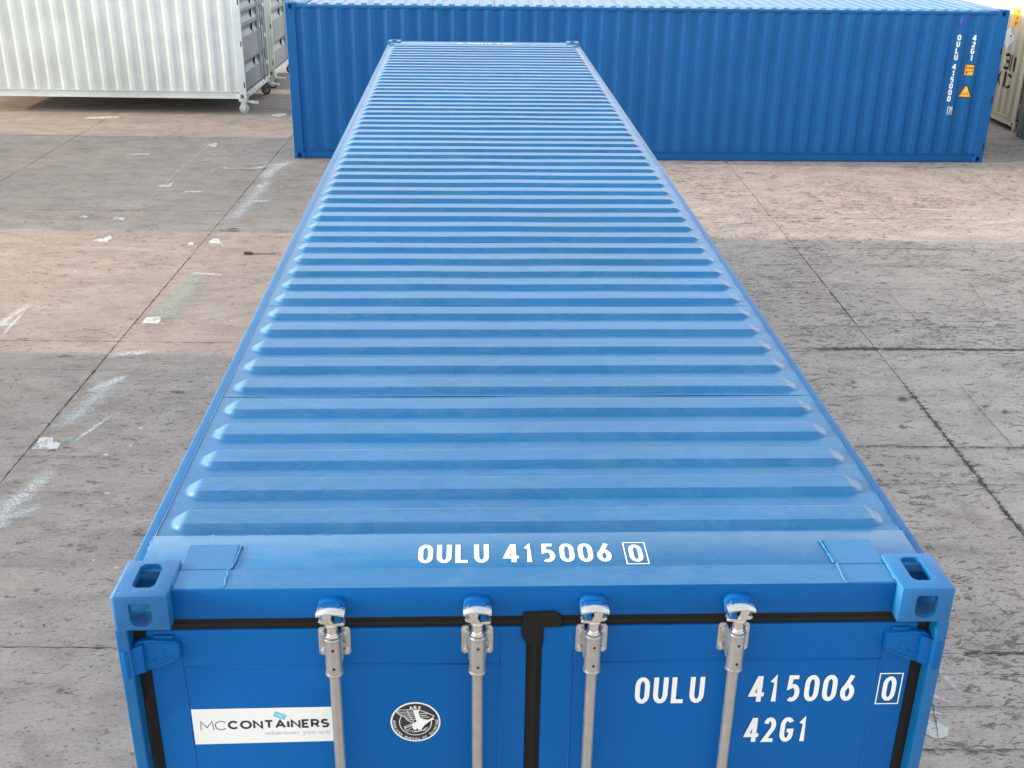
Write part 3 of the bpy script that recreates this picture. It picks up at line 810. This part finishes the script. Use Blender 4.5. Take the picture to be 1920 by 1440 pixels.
    strip([(-4.62, 20.0), (-4.93, 17.94), (-5.03, 15.68), (-5.0, 12.43)], .05, 'spray', sp, amp=.8)
    strip([(-3.95, 7.9), (-3.40, 8.02)], .24, 'spray', sp, amp=1.15)
    strip([(-5.13, 8.39), (-5.17, 9.3)], .10, 'spray', sp, amp=1.1)
    strip([(6.9, 12.75), (8.3, 13.05)], .38, 'spray', sp, amp=1.0)
    strip([(3.4, 7.85), (5.6, 7.69)], .05, 'spray', sp, amp=.75)
    strip([(2.35, 2.75), (2.72, 2.5)], .06, 'spray', sp, amp=1.3)
    strip([(2.7, 2.9), (2.78, 2.55)], .07, 'spray', sp, amp=1.0)
    strip([(6.3, 13.6), (7.4, 13.5)], .16, 'spray', sp, amp=.9)
    strip([(-9, 16.2), (-8.0, 16.25)], .25, 'oil', 'oil_stain', amp=.9)
    tn = 'broken_joint_edge'
    def J(u0, v0, u1, v1, wd, amp, mat='torn', name=tn, jit=.0, seg=40): strip([W(u0, v0), W(u1, v1)], wd, mat, name, seg=seg, amp=amp * (.80 if mat == 'torn' else 1), cross=4, jit=jit)
    # along the right-hand joints
    J(4.25, 1.0, 4.25, 3.2, .16, 1.1); J(4.25, 3.2, 4.25, 8.3, .22, 1.0); J(4.25, 5.6, 4.25, 7.9, .42, .85); J(4.25, 8.3, 4.25, 12.5, .12, .9); J(4.25, 12.5, 4.25, 17, .07, .9)
    J(3.0, 8.30, 6.6, 8.30, .20, 1.15); J(3.3, 8.28, 4.9, 8.28, .34, 1.0); J(3.0, 3.20, 4.6, 3.20, .12, 1.1)
    J(-9, 3.20, -2.4, 3.20, .07, .8); J(-9, 8.30, -2.4, 8.30, .05, .9); J(-9, 13.35, -2.4, 13.35, .05, .85); J(2.6, 13.35, 9, 13.35, .07, .9)
    J(-3.72, 3.5, -3.72, 13.3, .06, .95); J(-3.72, 13.4, -3.72, 19, .04, .9); J(-7.7, 13.4, -7.7, 21, .04, .9); J(8.24, 9, 8.24, 17, .05, .8)
    # secondary transverse cracks
    for (u0, u1, v, wd, amp) in ((-6, -2.5, 5.72, .030, 1.2), (-5, -2.5, 5.14, .024, 1.1), (-6.5, -2.6, 10.15, .022, .95), (-6.5, -2.6, 7.55, .03, .95), (-5, -2.4, 4.10, .022, .9),
                                 (2.8, 6, 8.93, .05, 1.0), (2.8, 6, 6.05, .10, 1.15), (2.7, 5, 5.38, .08, 1.0), (2.9, 7.5, 11.85, .035, 1.1), (3.1, 7, 11.1, .06, 1.0), (2.9, 6.5, 10.2, .035, .9),
                                 (2.3, 3.6, 2.68, .03, 1.1), (2.2, 3.4, 2.32, .06, 1.1), (2.6, 4.2, 2.98, .12, .9), (-8, -2.6, 16.2, .022, .8), (-8, -2.6, 11.6, .02, .8), (2.8, 8.5, 15.2, .03, .9), (2.8, 8.5, 14.1, .03, .95), (3.2, 6, 7.1, .05, .85)):
        J(u0, v, u1, v + random.uniform(-.03, .03), wd * 1.1, amp * .88, jit=.004)
        J(u0, v, u1, v, min(wd * .3, .012), 1.25, 'crack', 'crack', jit=.004)
    for (u0, v0, u1, v1) in ((3.1, 3.6, 2.75, 2.2), (5.9, 9.4, 6.1, 10.7), (4.75, 5.6, 4.8, 7.8), (5.0, 8.9, 4.9, 10.2), (5.9, 12.1, 5.8, 14)):
        J(u0, v0, u1, v1, .014, 1.1, 'crack', 'crack', jit=.004)
    # tyre and oil marks
    def blob(x, y, rx, ry, amp=1.3, mat='oil', name='oil_stain'):
        bm = bmesh.new(); la = bm.verts.layers.float.new('a'); z = nz()
        c0 = bm.verts.new((x, y, z)); c0[la] = amp; pv = [c0]; rings = []
        for r_, a_ in ((.5, .7), (1., 0.)):
            rg = []
            for k in range(18):
                a = k * math.pi / 9; q = r_ * random.uniform(.55, 1.25); v = bm.verts.new((x + rx * q * math.cos(a), y + ry * q * math.sin(a), z)); v[la] = amp * a_; rg.append(v)
            rings.append(rg)
        for k in range(18):
            bm.faces.new((c0, rings[0][k], rings[0][(k + 1) % 18])); bm.faces.new((rings[0][k], rings[1][k], rings[1][(k + 1) % 18], rings[0][(k + 1) % 18]))
        orient(bm, (0, 0, 1)); link(name, mesh_from_bm(name, bm, mat), g)
    for a in ((3.83, 10.62, .10, .09), (3.98, 10.68, .10, .08), (4.05, 10.2, .12, .08), (4.55, 15.85, .22, .12), (4.80, 6.50, .14, .16), (3.50, 8.0, .12, .10), (3.30, 10.7, .3, .3, .8), (4.9, 10.15, .16, .2, 1.0), (5.15, 9.9, .22, .14, .7),
              (4.66, 6.62, .1, .12, 1.2), (3.95, 6.8, .12, .25, 1.2), (3.75, 5.3, .12, .08, 1.1), (6.9, 9.6, .3, .3, .8), (4.5, 8.55, .2, .1, 1.3), (-2.98, 12.1, .3, .3, .9), (-3.2, 10.3, .25, .12, .8), (-2.95, 7.0, .12, .08, 1.1), (-5.1, 14.0, .2, .1, .7), (2.75, 5.7, .16, .12, .9)):
        blob(a[0], a[1], a[2] * 1.2, a[3] * .40, (a[4] if len(a) > 4 else 1.2) * random.uniform(.72, .9), 'torn', 'dark_chip')
    return g
build_ground()

# ================================================================= MAIN CONTAINER
GRP = 'steel shipping containers standing on the yard'
main = container('shipping_container', 12.192, 2.591, ('blue', 'roofblue'), (0, 0, 0), 0, lash=False)
thing(main, 'near long blue container seen from above its closed doors, ribbed roof running away', 'container', GRP)
H = 2.591
def decal(name, parent, build, fn, mat, want, label=None):
    bm = bmesh.new(); build(bm); to_plane(bm, fn); orient(bm, want)
    return link(name, mesh_from_bm(name, bm, mat), parent, label=label)
front = lambda y: (lambda c: Vector((c.x, y - c.z, c.y)))
def serial(parent, x0, x1, xb, y0, h, wb, fn, mat, want):
    decal('owner_code', parent, lambda bm: text_bm(bm, 'OULU', h, x0, y0, adv=.555), fn, mat, want)
    decal('serial_number', parent, lambda bm: text_bm(bm, '415006', h, x1, y0, adv=.555), fn, mat, want)
    decal('check_digit', parent, lambda bm: chk_(bm, xb, y0, h, wb), fn, mat, want)
def chk_(bm, xb, y0, h, wb):
    boxframe(bm, xb, xb + wb, y0 - .013, y0 + h + .002, .0038); text_bm(bm, '0', h * .93, xb + (wb - h * .41) / 2, y0 - .002, adv=.555)
serial(main, .305, .660, 1.057, 2.148, .101, .070, front(.0425), 'decal', (0, -1, 0))
decal('size_code', main, lambda bm: text_bm(bm, '42G1', .098, .661, 1.989, adv=.555), front(.0425), 'decal', (0, -1, 0))
serial(main, -.355, -.094, .276, .176, .102, .066, lambda c: Vector((c.x, c.y, H - .0135 + c.z)), 'decal', (0, 0, 1))
serial(main, -.355, -.094, .276, .0, .090, .066, lambda c: Vector((-c.x, 12.192 - .165 - c.y, H - .0135 + c.z)), 'cream', (0, 0, 1))
# company sticker
stk = decal('company_sticker', main, lambda bm: bm.faces.new([bm.verts.new(p) for p in ((-1.043, 2.013, 0), (-.6135, 2.019, 0), (-.6135, 2.152, 0), (-1.043, 2.149, 0))]), front(.0435), 'decal', (0, -1, 0))
def mc1(bm): text_bm(bm, 'MC', .036, -1.024, 2.067, gl=WD, stroke=.075)
def mc2(bm): text_bm(bm, 'CONTAINERS', .0335, -.938, 2.0690, gl=WD, stroke=.22, wscale=.79)
XW = []
b_ = bmesh.new(); XW.append(text_bm(b_, 'CONTAINERS', .0335, 0, 0, gl=WD, stroke=.22, wscale=.79)); b_.free()
def fit(build, xa, xb):
    def f(bm):
        build(bm); xs = [v.co.x for v in bm.verts]; a, b = min(xs), max(xs)
        for v in bm.verts: v.co.x = xa + (v.co.x - a) / (b - a) * (xb - xa)
        for v in bm.verts: v.co.y += (v.co.x + 1.043) * .010
    return f
decal('lettering', stk, fit(mc1, -1.022, -.944), front(.0430), 'decalb', (0, -1, 0))
decal('lettering', stk, fit(mc2, -.938, -.630), front(.0430), 'decalb', (0, -1, 0))
def wya(bm): add_faces(bm, font_mesh(bm, 'wherever you are', .024), lambda v: Vector((v.x, v.y + 2.044, 0)))
decal('slogan', stk, fit(wya, -.828, -.630), front(.0430), 'decalg', (0, -1, 0))
def badge(bm):
    c, s = math.cos(-.42), math.sin(-.42)
    for x, y in ((0, 0),): bm.faces.new([bm.verts.new((-.778 + c * a - s * b, 2.121 + s * a + c * b, 0)) for a, b in ((-.018, -.010), (.018, -.010), (.018, .010), (-.018, .010))])
decal('badge', stk, badge, front(.0427), 'decalbl', (0, -1, 0))
def badget(bm):
    c, s = math.cos(-.42), math.sin(-.42); t = bmesh.new(); text_bm(t, 'MC', .011, 0, 0, gl=WD, stroke=.16)
    xs = [v.co.x for v in t.verts]; m = (min(xs) + max(xs)) / 2
    for f in t.faces: bm.faces.new([bm.verts.new((-.778 + c * (v.co.x - m) - s * (v.co.y - .0055), 2.121 + s * (v.co.x - m) + c * (v.co.y - .0055), 0)) for v in f.verts])
    t.free()
decal('badge_lettering', stk, badget, front(.0424), 'decal', (0, -1, 0))
# round classification emblem
CX, CZ, CR = -.3665, 2.0885, .0765
def disc(bm, r, n=48, cx=CX, cz=CZ): bm.faces.new([bm.verts.new((cx + r * math.cos(2 * math.pi * k / n), cz + r * math.sin(2 * math.pi * k / n), 0)) for k in range(n)])
emb = decal('classification_emblem', main, lambda bm: disc(bm, CR), front(.0435), 'decal', (0, -1, 0))
decal('emblem_field', emb, lambda bm: disc(bm, CR - .0052), front(.0431), 'decalb', (0, -1, 0))
def emblem(bm):
    S = CR / 540. # drawing units taken on a 1080-unit wide emblem
    def T(p): return (CX + (p[0] - 935) * S, CZ - (p[1] - 750) * S * 1.26)
    zz = [0.]
    def zn(): zz[0] += .000012; return zz[0]
    def rb(pts, w_): ribbon(bm, [T(p) for p in pts], w_ * S, z=zn())
    def pg(pts): z = zn(); bm.faces.new([bm.verts.new((*T(p), z)) for p in pts])
    n = 40
    a0, a1 = 150, 360 + 8
    ribbon(bm, [(CX + CR * .64 * math.cos(R(a0 + (a1 - a0) * k / n)), CZ + CR * .64 * math.sin(R(a0 + (a1 - a0) * k / n)) - .001) for k in range(n + 1)], 16 * S)
    rb([(530, 520), (600, 482), (900, 482)], 14); rb([(530, 520), (560, 560), (640, 605), (700, 625), (760, 700), (830, 745), (900, 752)], 16)
    for i, (x0, x1, y) in enumerate(((560, 900, 530), (580, 905, 570), (650, 915, 612), (715, 930, 655), (760, 945, 695))): rb([(x0, y), (x1, y)], 12)
    rb([(765, 490), (800, 600), (900, 740)], 12)
    pg([(885, 482), (1020, 482), (1010, 560), (1040, 650), (1120, 690), (1210, 700), (1250, 690), (1290, 660), (1350, 690), (1290, 710), (1230, 745), (1150, 800), (1090, 860), (1060, 920), (1000, 930), (975, 880), (940, 915), (890, 910), (860, 850), (850, 790), (960, 740), (930, 640)][::-1])
    rb([(1020, 490), (1140, 530), (1230, 570), (1335, 620), (1310, 660)], 16)
    for x0, x1, y in ((1030, 1210, 560), (1035, 1190, 600), (1060, 1240, 640)): rb([(x0, y), (x1, y + 6)], 14)
    rb([(690, 850), (860, 790)], 16); rb([(700, 880), (850, 830)], 14); rb([(690, 850), (720, 910), (760, 950)], 14); rb([(740, 930), (850, 870)], 12)
    for k in range(7): rb([(770 + k * 45, 990 - abs(3 - k) * 14), (800 + k * 45, 930)], 10)
    rb([(1100, 940), (1150, 880), (1210, 880)], 14); rb([(880, 940), (960, 960), (1060, 930), (1180, 920)], 12)
    def ring_text(s, a_start, a_end, r, size, flip=False):
        for i, ch in enumerate(s):
            if ch == ' ': continue
            a = R(a_start + (a_end - a_start) * i / (len(s) - 1)); f = font_mesh(bm, ch, size, 'CENTER', offset=.0004 if size > .012 else .0002)
            th = a - math.pi / 2 if not flip else a + math.pi / 2
            px, py = CX + r * math.cos(a), CZ + r * math.sin(a)
            for fc in f:
                bm.faces.new([bm.verts.new((px + math.cos(th) * v.x - math.sin(th) * v.y, py + math.sin(th) * v.x + math.cos(th) * v.y, 0)) for v in fc])
    ring_text('ABS', 103, 77, .0510, .0165)
    ring_text('AMERICAN BUREAU OF SHIPPING', 176, 364, .0688, .0106, True)
decal('emblem_drawing', emb, emblem, front(.0427), 'decal', (0, -1, 0))

# repaired corners of the header: doubler plates with weld beads, and beads along the roof edge
for s in (-1, 1):
    part('doubler_plate', (s, 'a'), lambda bm: box(bm, s * 1.052, s * .905, .052, .1445, H - .0125, H - .0090, .001), 'freshr', main)
    part('doubler_plate', (s, 'b'), lambda bm: box(bm, s * 1.055, s * .905, .1515, .286, H - .0145, H - .0122, .001), 'freshr', main)
    for q_, (p0_, p1_, n_, am, r_, jt) in enumerate((((s * .903, .156, H - .0115), (s * .896, .282, H - .0115), 22, .0022, .0040, .35), ((s * .906, .060, H - .0095), (s * .910, .146, H - .0095), 14, .0025, .0042, .35),
            ((s * .905, .0535, H - .0105), (s * 1.052, .0535, H - .0105), 18, .0016, .0036, .3), ((s * 1.056, .060, H - .008), (s * 1.060, .185, H - .008), 18, .002, .0045, .35),
            ((s * 1.170, .195, H - .018), (s * 1.183, .352, H - .022), 18, .003, .0050, .4), ((s * 1.062, .046, H - .112), (s * 1.062, .046, H - .02), 12, .0012, .0045, .35))):
        part('weld_bead', ('d', s, q_), lambda bm: tube(bm, wobble(p0_, p1_, n_, am * .6), r_ * .75, 6, jt), 'bead', main, smooth=True)
    def edge(bm):
        y = .352; pts_ = []
        while y < 11.84:
            y1 = min(y + random.uniform(.25, .9), 11.84)
            pts_ += wobble((s * 1.180, y, H - .0270), (s * 1.180, y1 - .004, H - .0270), max(3, int((y1 - y) / .07)), .0007)[(1 if pts_ else 0):]; y = y1
        tube(bm, pts_, .0020, 5, .25)
    part('weld_bead', ('e', s), edge, 'roofblue', main, smooth=True)
def cross(bm):
    tube(bm, wobble((-1.0, .3455, H - .0165), (-.55, .3455, H - .0165), 40, .0010), .0024, 5, .6)
part('weld_bead', 'front seam', cross, 'roofblue', main, smooth=True)

# ================================================================= OTHER CONTAINERS
th = -.0071
b2 = container('shipping_container', 12.192, 2.591, ('blue2', 'roofblue'), (8.959, 16.725 + 1.219, 0), R(90) + th, phase=(.144, 0), lash=True)
thing(b2, 'blue container standing crosswise behind the near one, yellow warning triangle on its right end', 'container', GRP)
def vtext(s, h, pitch, x0, z0, gl=ST):
    def f(bm):
        z = z0
        for ch in s:
            if ch != ' ':
                paths, wd = ST[ch]; W_ = (wd - .06) * h
                for k, p in enumerate(paths): ribbon(bm, [(x0 - W_ / 2 + a * W_, z - h + b * h * .80 + .10 * h) for a, b in p], h * .20, z=.0001 * k)
                z -= pitch
            else: z -= pitch * .45
    return f
PH = .144
text_side(b2, .790, None, vtext('OULU', .095, .1085, 0, 2.185), 'decal', PH, 'owner_code')
text_side(b2, .790, None, vtext('415000', .095, .1085, 0, 2.185 - 4.45 * .1085), 'decal', PH, 'serial_number')
def chk(bm):
    boxframe(bm, -.037, .037, .850, .975, .008); vtext('7', .095, .11, 0, .962)(bm)
text_side(b2, .745, None, chk, 'decal', PH, 'check_digit')
text_side(b2, .520, None, vtext('42G1', .098, .1105, 0, 2.185), 'decal', PH, 'size_code')
def rrect(w_, h_, r_, cx, cz):
    pts = []
    for sx, sz, a in ((1, 1, 0), (-1, 1, 90), (-1, -1, 180), (1, -1, 270)): pts += arc(cx + sx * (w_ / 2 - r_), cz + sz * (h_ / 2 - r_), r_, r_, a, a + 90, 3)
    return pts
pg = lambda pts: (lambda bm: bm.faces.new([bm.verts.new((a, b, 0)) for a, b in pts]))
hp = text_side(b2, .520, None, pg(rrect(.160, .195, .02, 0, 1.60)), 'decalb', PH, 'height_placard')
text_side(hp, .520, None, pg(rrect(.138, .172, .014, 0, 1.60)), 'yellow', PH, 'placard_face', off=.0045)
def hpt(bm):
    add_faces(bm, font_mesh(bm, '2.6m', .060, 'CENTER', .0015), lambda v: Vector((v.x, v.y + 1.622, 0)))
    add_faces(bm, font_mesh(bm, '8\'6"', .066, 'CENTER', .0015), lambda v: Vector((v.x, v.y + 1.540, 0)))
text_side(hp, .520, None, hpt, 'decalb', PH, 'placard_lettering', off=.006)
tri = lambda s, cz: [(-.118 * s, cz - .105 * s), (.118 * s, cz - .105 * s), (.012 * s, cz + .118 * s), (-.012 * s, cz + .118 * s)]
wt = text_side(b2, .520, None, pg(tri(1.0, 1.237)), 'decalb', PH, 'warning_triangle')
text_side(wt, .520, None, pg(tri(.80, 1.232)), 'yellow', PH, 'triangle_face', off=.0045)
def wlines(bm):
    for z in (1.205, 1.180): box(bm, -.045, .045, z, z + .007, 0, .0004)
text_side(wt, .520, None, wlines, 'decalb', PH, 'triangle_lettering', off=.006)
def vent(bm): box(bm, -1.206, -1.160, .765, .830, 2.315, 2.455, .010, 2); box(bm, -1.214, -1.205, .780, .815, 2.335, 2.440, .004)
part('vent_cover', 0, vent, 'violet', b2, auto=True)

def caster_parts(o, tyre, dark):
    def fork(bm):
        box(bm, -.085, .085, -.085, .085, .248, .290, .008)
        for q in (-1, 1):
            prism(bm, [(-.052, .250), (.052, .250), (.040, .085), (.022, .058), (-.022, .058), (-.040, .085)], q * .046, q * .054, 'xz')
        cyl(bm, (0, 0, .10), .016, .125, 'y', 14, bev=.003)
        box(bm, -.02, .02, -.058, .058, .115, .150)
    f = part('caster', tyre, fork, 'white' if not dark else 'shadewhite', o, auto=True)
    def tire(bm): cyl(bm, (0, 0, .10), .100, .062, 'y', 32, bev=.014)
    def rim(bm): cyl(bm, (0, 0, .10), .066, .070, 'y', 28, bev=.006)
    part('tyre', tyre, tire, tyre, f, auto=True); part('rim', 0, rim, 'steel', f, auto=True)
    def lev(bm):
        prism(bm, [(.055, .232), (.10, .262), (.20, .262), (.235, .245), (.235, .205), (.17, .205), (.12, .225), (.065, .215)], -.035, .035, 'xz', bev=.004)
        prism(bm, [(.238, .250), (.305, .250), (.300, .200), (.245, .200)], -.040, .040, 'xz', bev=.006)
    part('brake_lever', 0, lev, 'white', f, auto=True)
    return f
def rolling(loc, rz, label, lead):
    o = container('shipping_container', 6.058, 2.591, ('white', 'white'), (*loc, .29), rz, phase=(.05, 0), lash=True, doors='ridged')
    thing(o, label, 'container', GRP)
    for lx in (-1, 1):
        for ly in (.09, 5.968):
            f = caster_parts(o, 'tyrew' if (lead and lx < 0) else 'tyreb', lx > 0)
            f.location = (lx * 1.130, ly, -.29); f.rotation_euler = (0, 0, -rz)
    return o
rolling((-4.72, 20.83 + 1.219), R(90) - .034, 'nearer white container raised on caster wheels at the upper left', True)
rolling((-4.62, 23.90 + 1.219), R(90) - .034, 'second white container on casters, mostly hidden behind the nearer white one', False)
b3 = container('shipping_container', 12.192, 2.591, ('blue2', 'roofblue'), (9.05, 19.44 + 1.219, 0), R(90) + th)
thing(b3, 'blue container hidden right behind the crosswise blue container', 'container', GRP)
c4 = container('shipping_container', 12.192, 2.896, ('beige', 'beige'), (10.70 + 1.219, 19.37, .09), 0, phase=(.037, 0))
thing(c4, 'beige container with black lettering and yellow sticker, partly hidden by the crosswise blue one', 'container', GRP)
P4 = .037
def hd(bm):
    for ch, u, ws in (('3', 0, 1.6), ('f', .265, 1.4), ('t', .36, 1.3)): text_bm(bm, ch, .325, u, 1.02, stroke=.17, wscale=ws)
text_side(c4, .935, None, hd, 'decalb', P4, 'lettering', off=.006)
def hd2(bm):
    text_bm(bm, 'K', .30, -.22, .675, stroke=.16, wscale=1.3); box(bm, .100, .150, .675, .975, 0, .0004); text_bm(bm, 'C', .30, .20, .675, stroke=.16, wscale=1.7)
text_side(c4, .935, None, hd2, 'decalb', P4, 'lettering', off=.006)
ys_ = text_side(c4, .77, None, pg([(-.15, 1.86), (.17, 1.86), (.17, 2.20), (-.15, 2.20)]), 'yellow', P4, 'height_sticker')
def yst(bm):
    for i, t_ in enumerate(('9', '6', 'H')): add_faces(bm, font_mesh(bm, t_, .10, 'CENTER', .002), lambda v, i=i: Vector((v.x * 1.3 - .01, v.y + 2.105 - i * .105, 0)))
text_side(ys_, .77, None, yst, 'decalb', P4, 'sticker_lettering', off=.005)
dm = text_side(c4, .98, None, pg([(-.26, 1.62), (0, 1.36), (.24, 1.62), (0, 1.88)]), 'decal', P4, 'hazard_placard')
text_side(dm, .98, None, lambda bm: box(bm, .09, .14, 1.66, 1.69, 0, .0004), 'decalb', P4, 'placard_mark', off=.005)
for yy in (.10, 6.0, 12.0):
    part('support_foot', 0, lambda bm: box(bm, -.05, .05, -.05, .05, -.09, .0, .006), 'beige', c4, (-1.13, yy, 0))
    part('support_foot', 0, lambda bm: box(bm, -.05, .05, -.05, .05, -.09, .0, .006), 'beige', c4, (1.13, yy, 0))
c5 = container('shipping_container', 6.058, 2.591, ('slate', 'slate'), (10.60 + 1.219, 19.02 - 6.058, 0), 0, phase=(.02, 0))
thing(c5, 'slate grey container at the right edge, its lower corner showing before the beige one', 'container', GRP)
# unseen containers, added outside the left edge to cast long shadows across the slabs
c6 = container('shipping_container', 6.058, 2.591, ('slate', 'slate'), (-13.6, 2.35, 0), 0)
thing(c6, 'unseen slate grey short container added outside the left edge for its shadow, nearer of the two', 'container', GRP)
c7 = container('shipping_container', 6.058, 2.591, ('beige', 'beige'), (-13.6, 12.85, 0), 0)
thing(c7, 'unseen beige short container added outside the left edge for its shadow, farther of the two', 'container', GRP)

# ================================================================= SMALL LITTER
def litter(name, build, mat, loc, rz, label, cat):
    bm = bmesh.new(); build(bm); o = link(name, mesh_from_bm(name, bm, mat), None, loc, rz); thing(o, label, cat); return o
M['rust'] = plain('rusty_brown', (.10, .06, .035), .8, var=.3)
M['cordw'] = plain('dirty_white_cord', (.6, .57, .5), .8)
def scrap(bm):
    cyl(bm, (0, 0, .018), .018, .11, 'x', 10, bev=.003)
    tube(bm, [(.055, 0, .012), (.14, .01, .008), (.26, -.01, .006), (.36, .0, .006)], .004, 6)
o = litter('metal_scrap', scrap, 'rust', (-3.06, 11.30, .003), .05, 'short dark metal stub with a thin wire lying left of the near container', 'scrap')
def leaf(bm):
    tube(bm, [(-.13, 0, .006), (-.08, 0, .006)], .003, 5)
    n = 8; top = [(-.08 + .18 * i / n, .035 * math.sin(math.pi * i / n), .012 + .016 * math.sin(math.pi * i / n)) for i in range(n + 1)]
    mid = [(p[0], 0, p[2] + .006) for p in top]; bot = [(p[0], -p[1], p[2]) for p in top]
    A = [[bm.verts.new(p) for p in r_] for r_ in (top, mid, bot)]
    for a, b in ((A[0], A[1]), (A[1], A[2])):
        for i in range(n): bm.faces.new((a[i], a[i + 1], b[i + 1], b[i]))
litter('dry_leaf', leaf, 'rust', (-3.48, 12.37, .003), .3, 'curled brown leaf on the concrete near the slab joint', 'leaf')
def cord(bm):
    pts = [(-.35, .02, .006)] + [(-.30 + .07 * math.cos(R(a)), .0 + .05 * math.sin(R(a)), .006) for a in range(180, -100, -30)] + [(-.1, -.05, .006), (.05, -.02, .006), (.2, -.04, .006), (.38, .0, .006)]
    tube(bm, pts, .006, 6)
litter('cord', cord, 'cordw', (-4.04, 16.04, .003), .0, 'short white cord with a loop lying left of the crosswise blue container', 'cord')
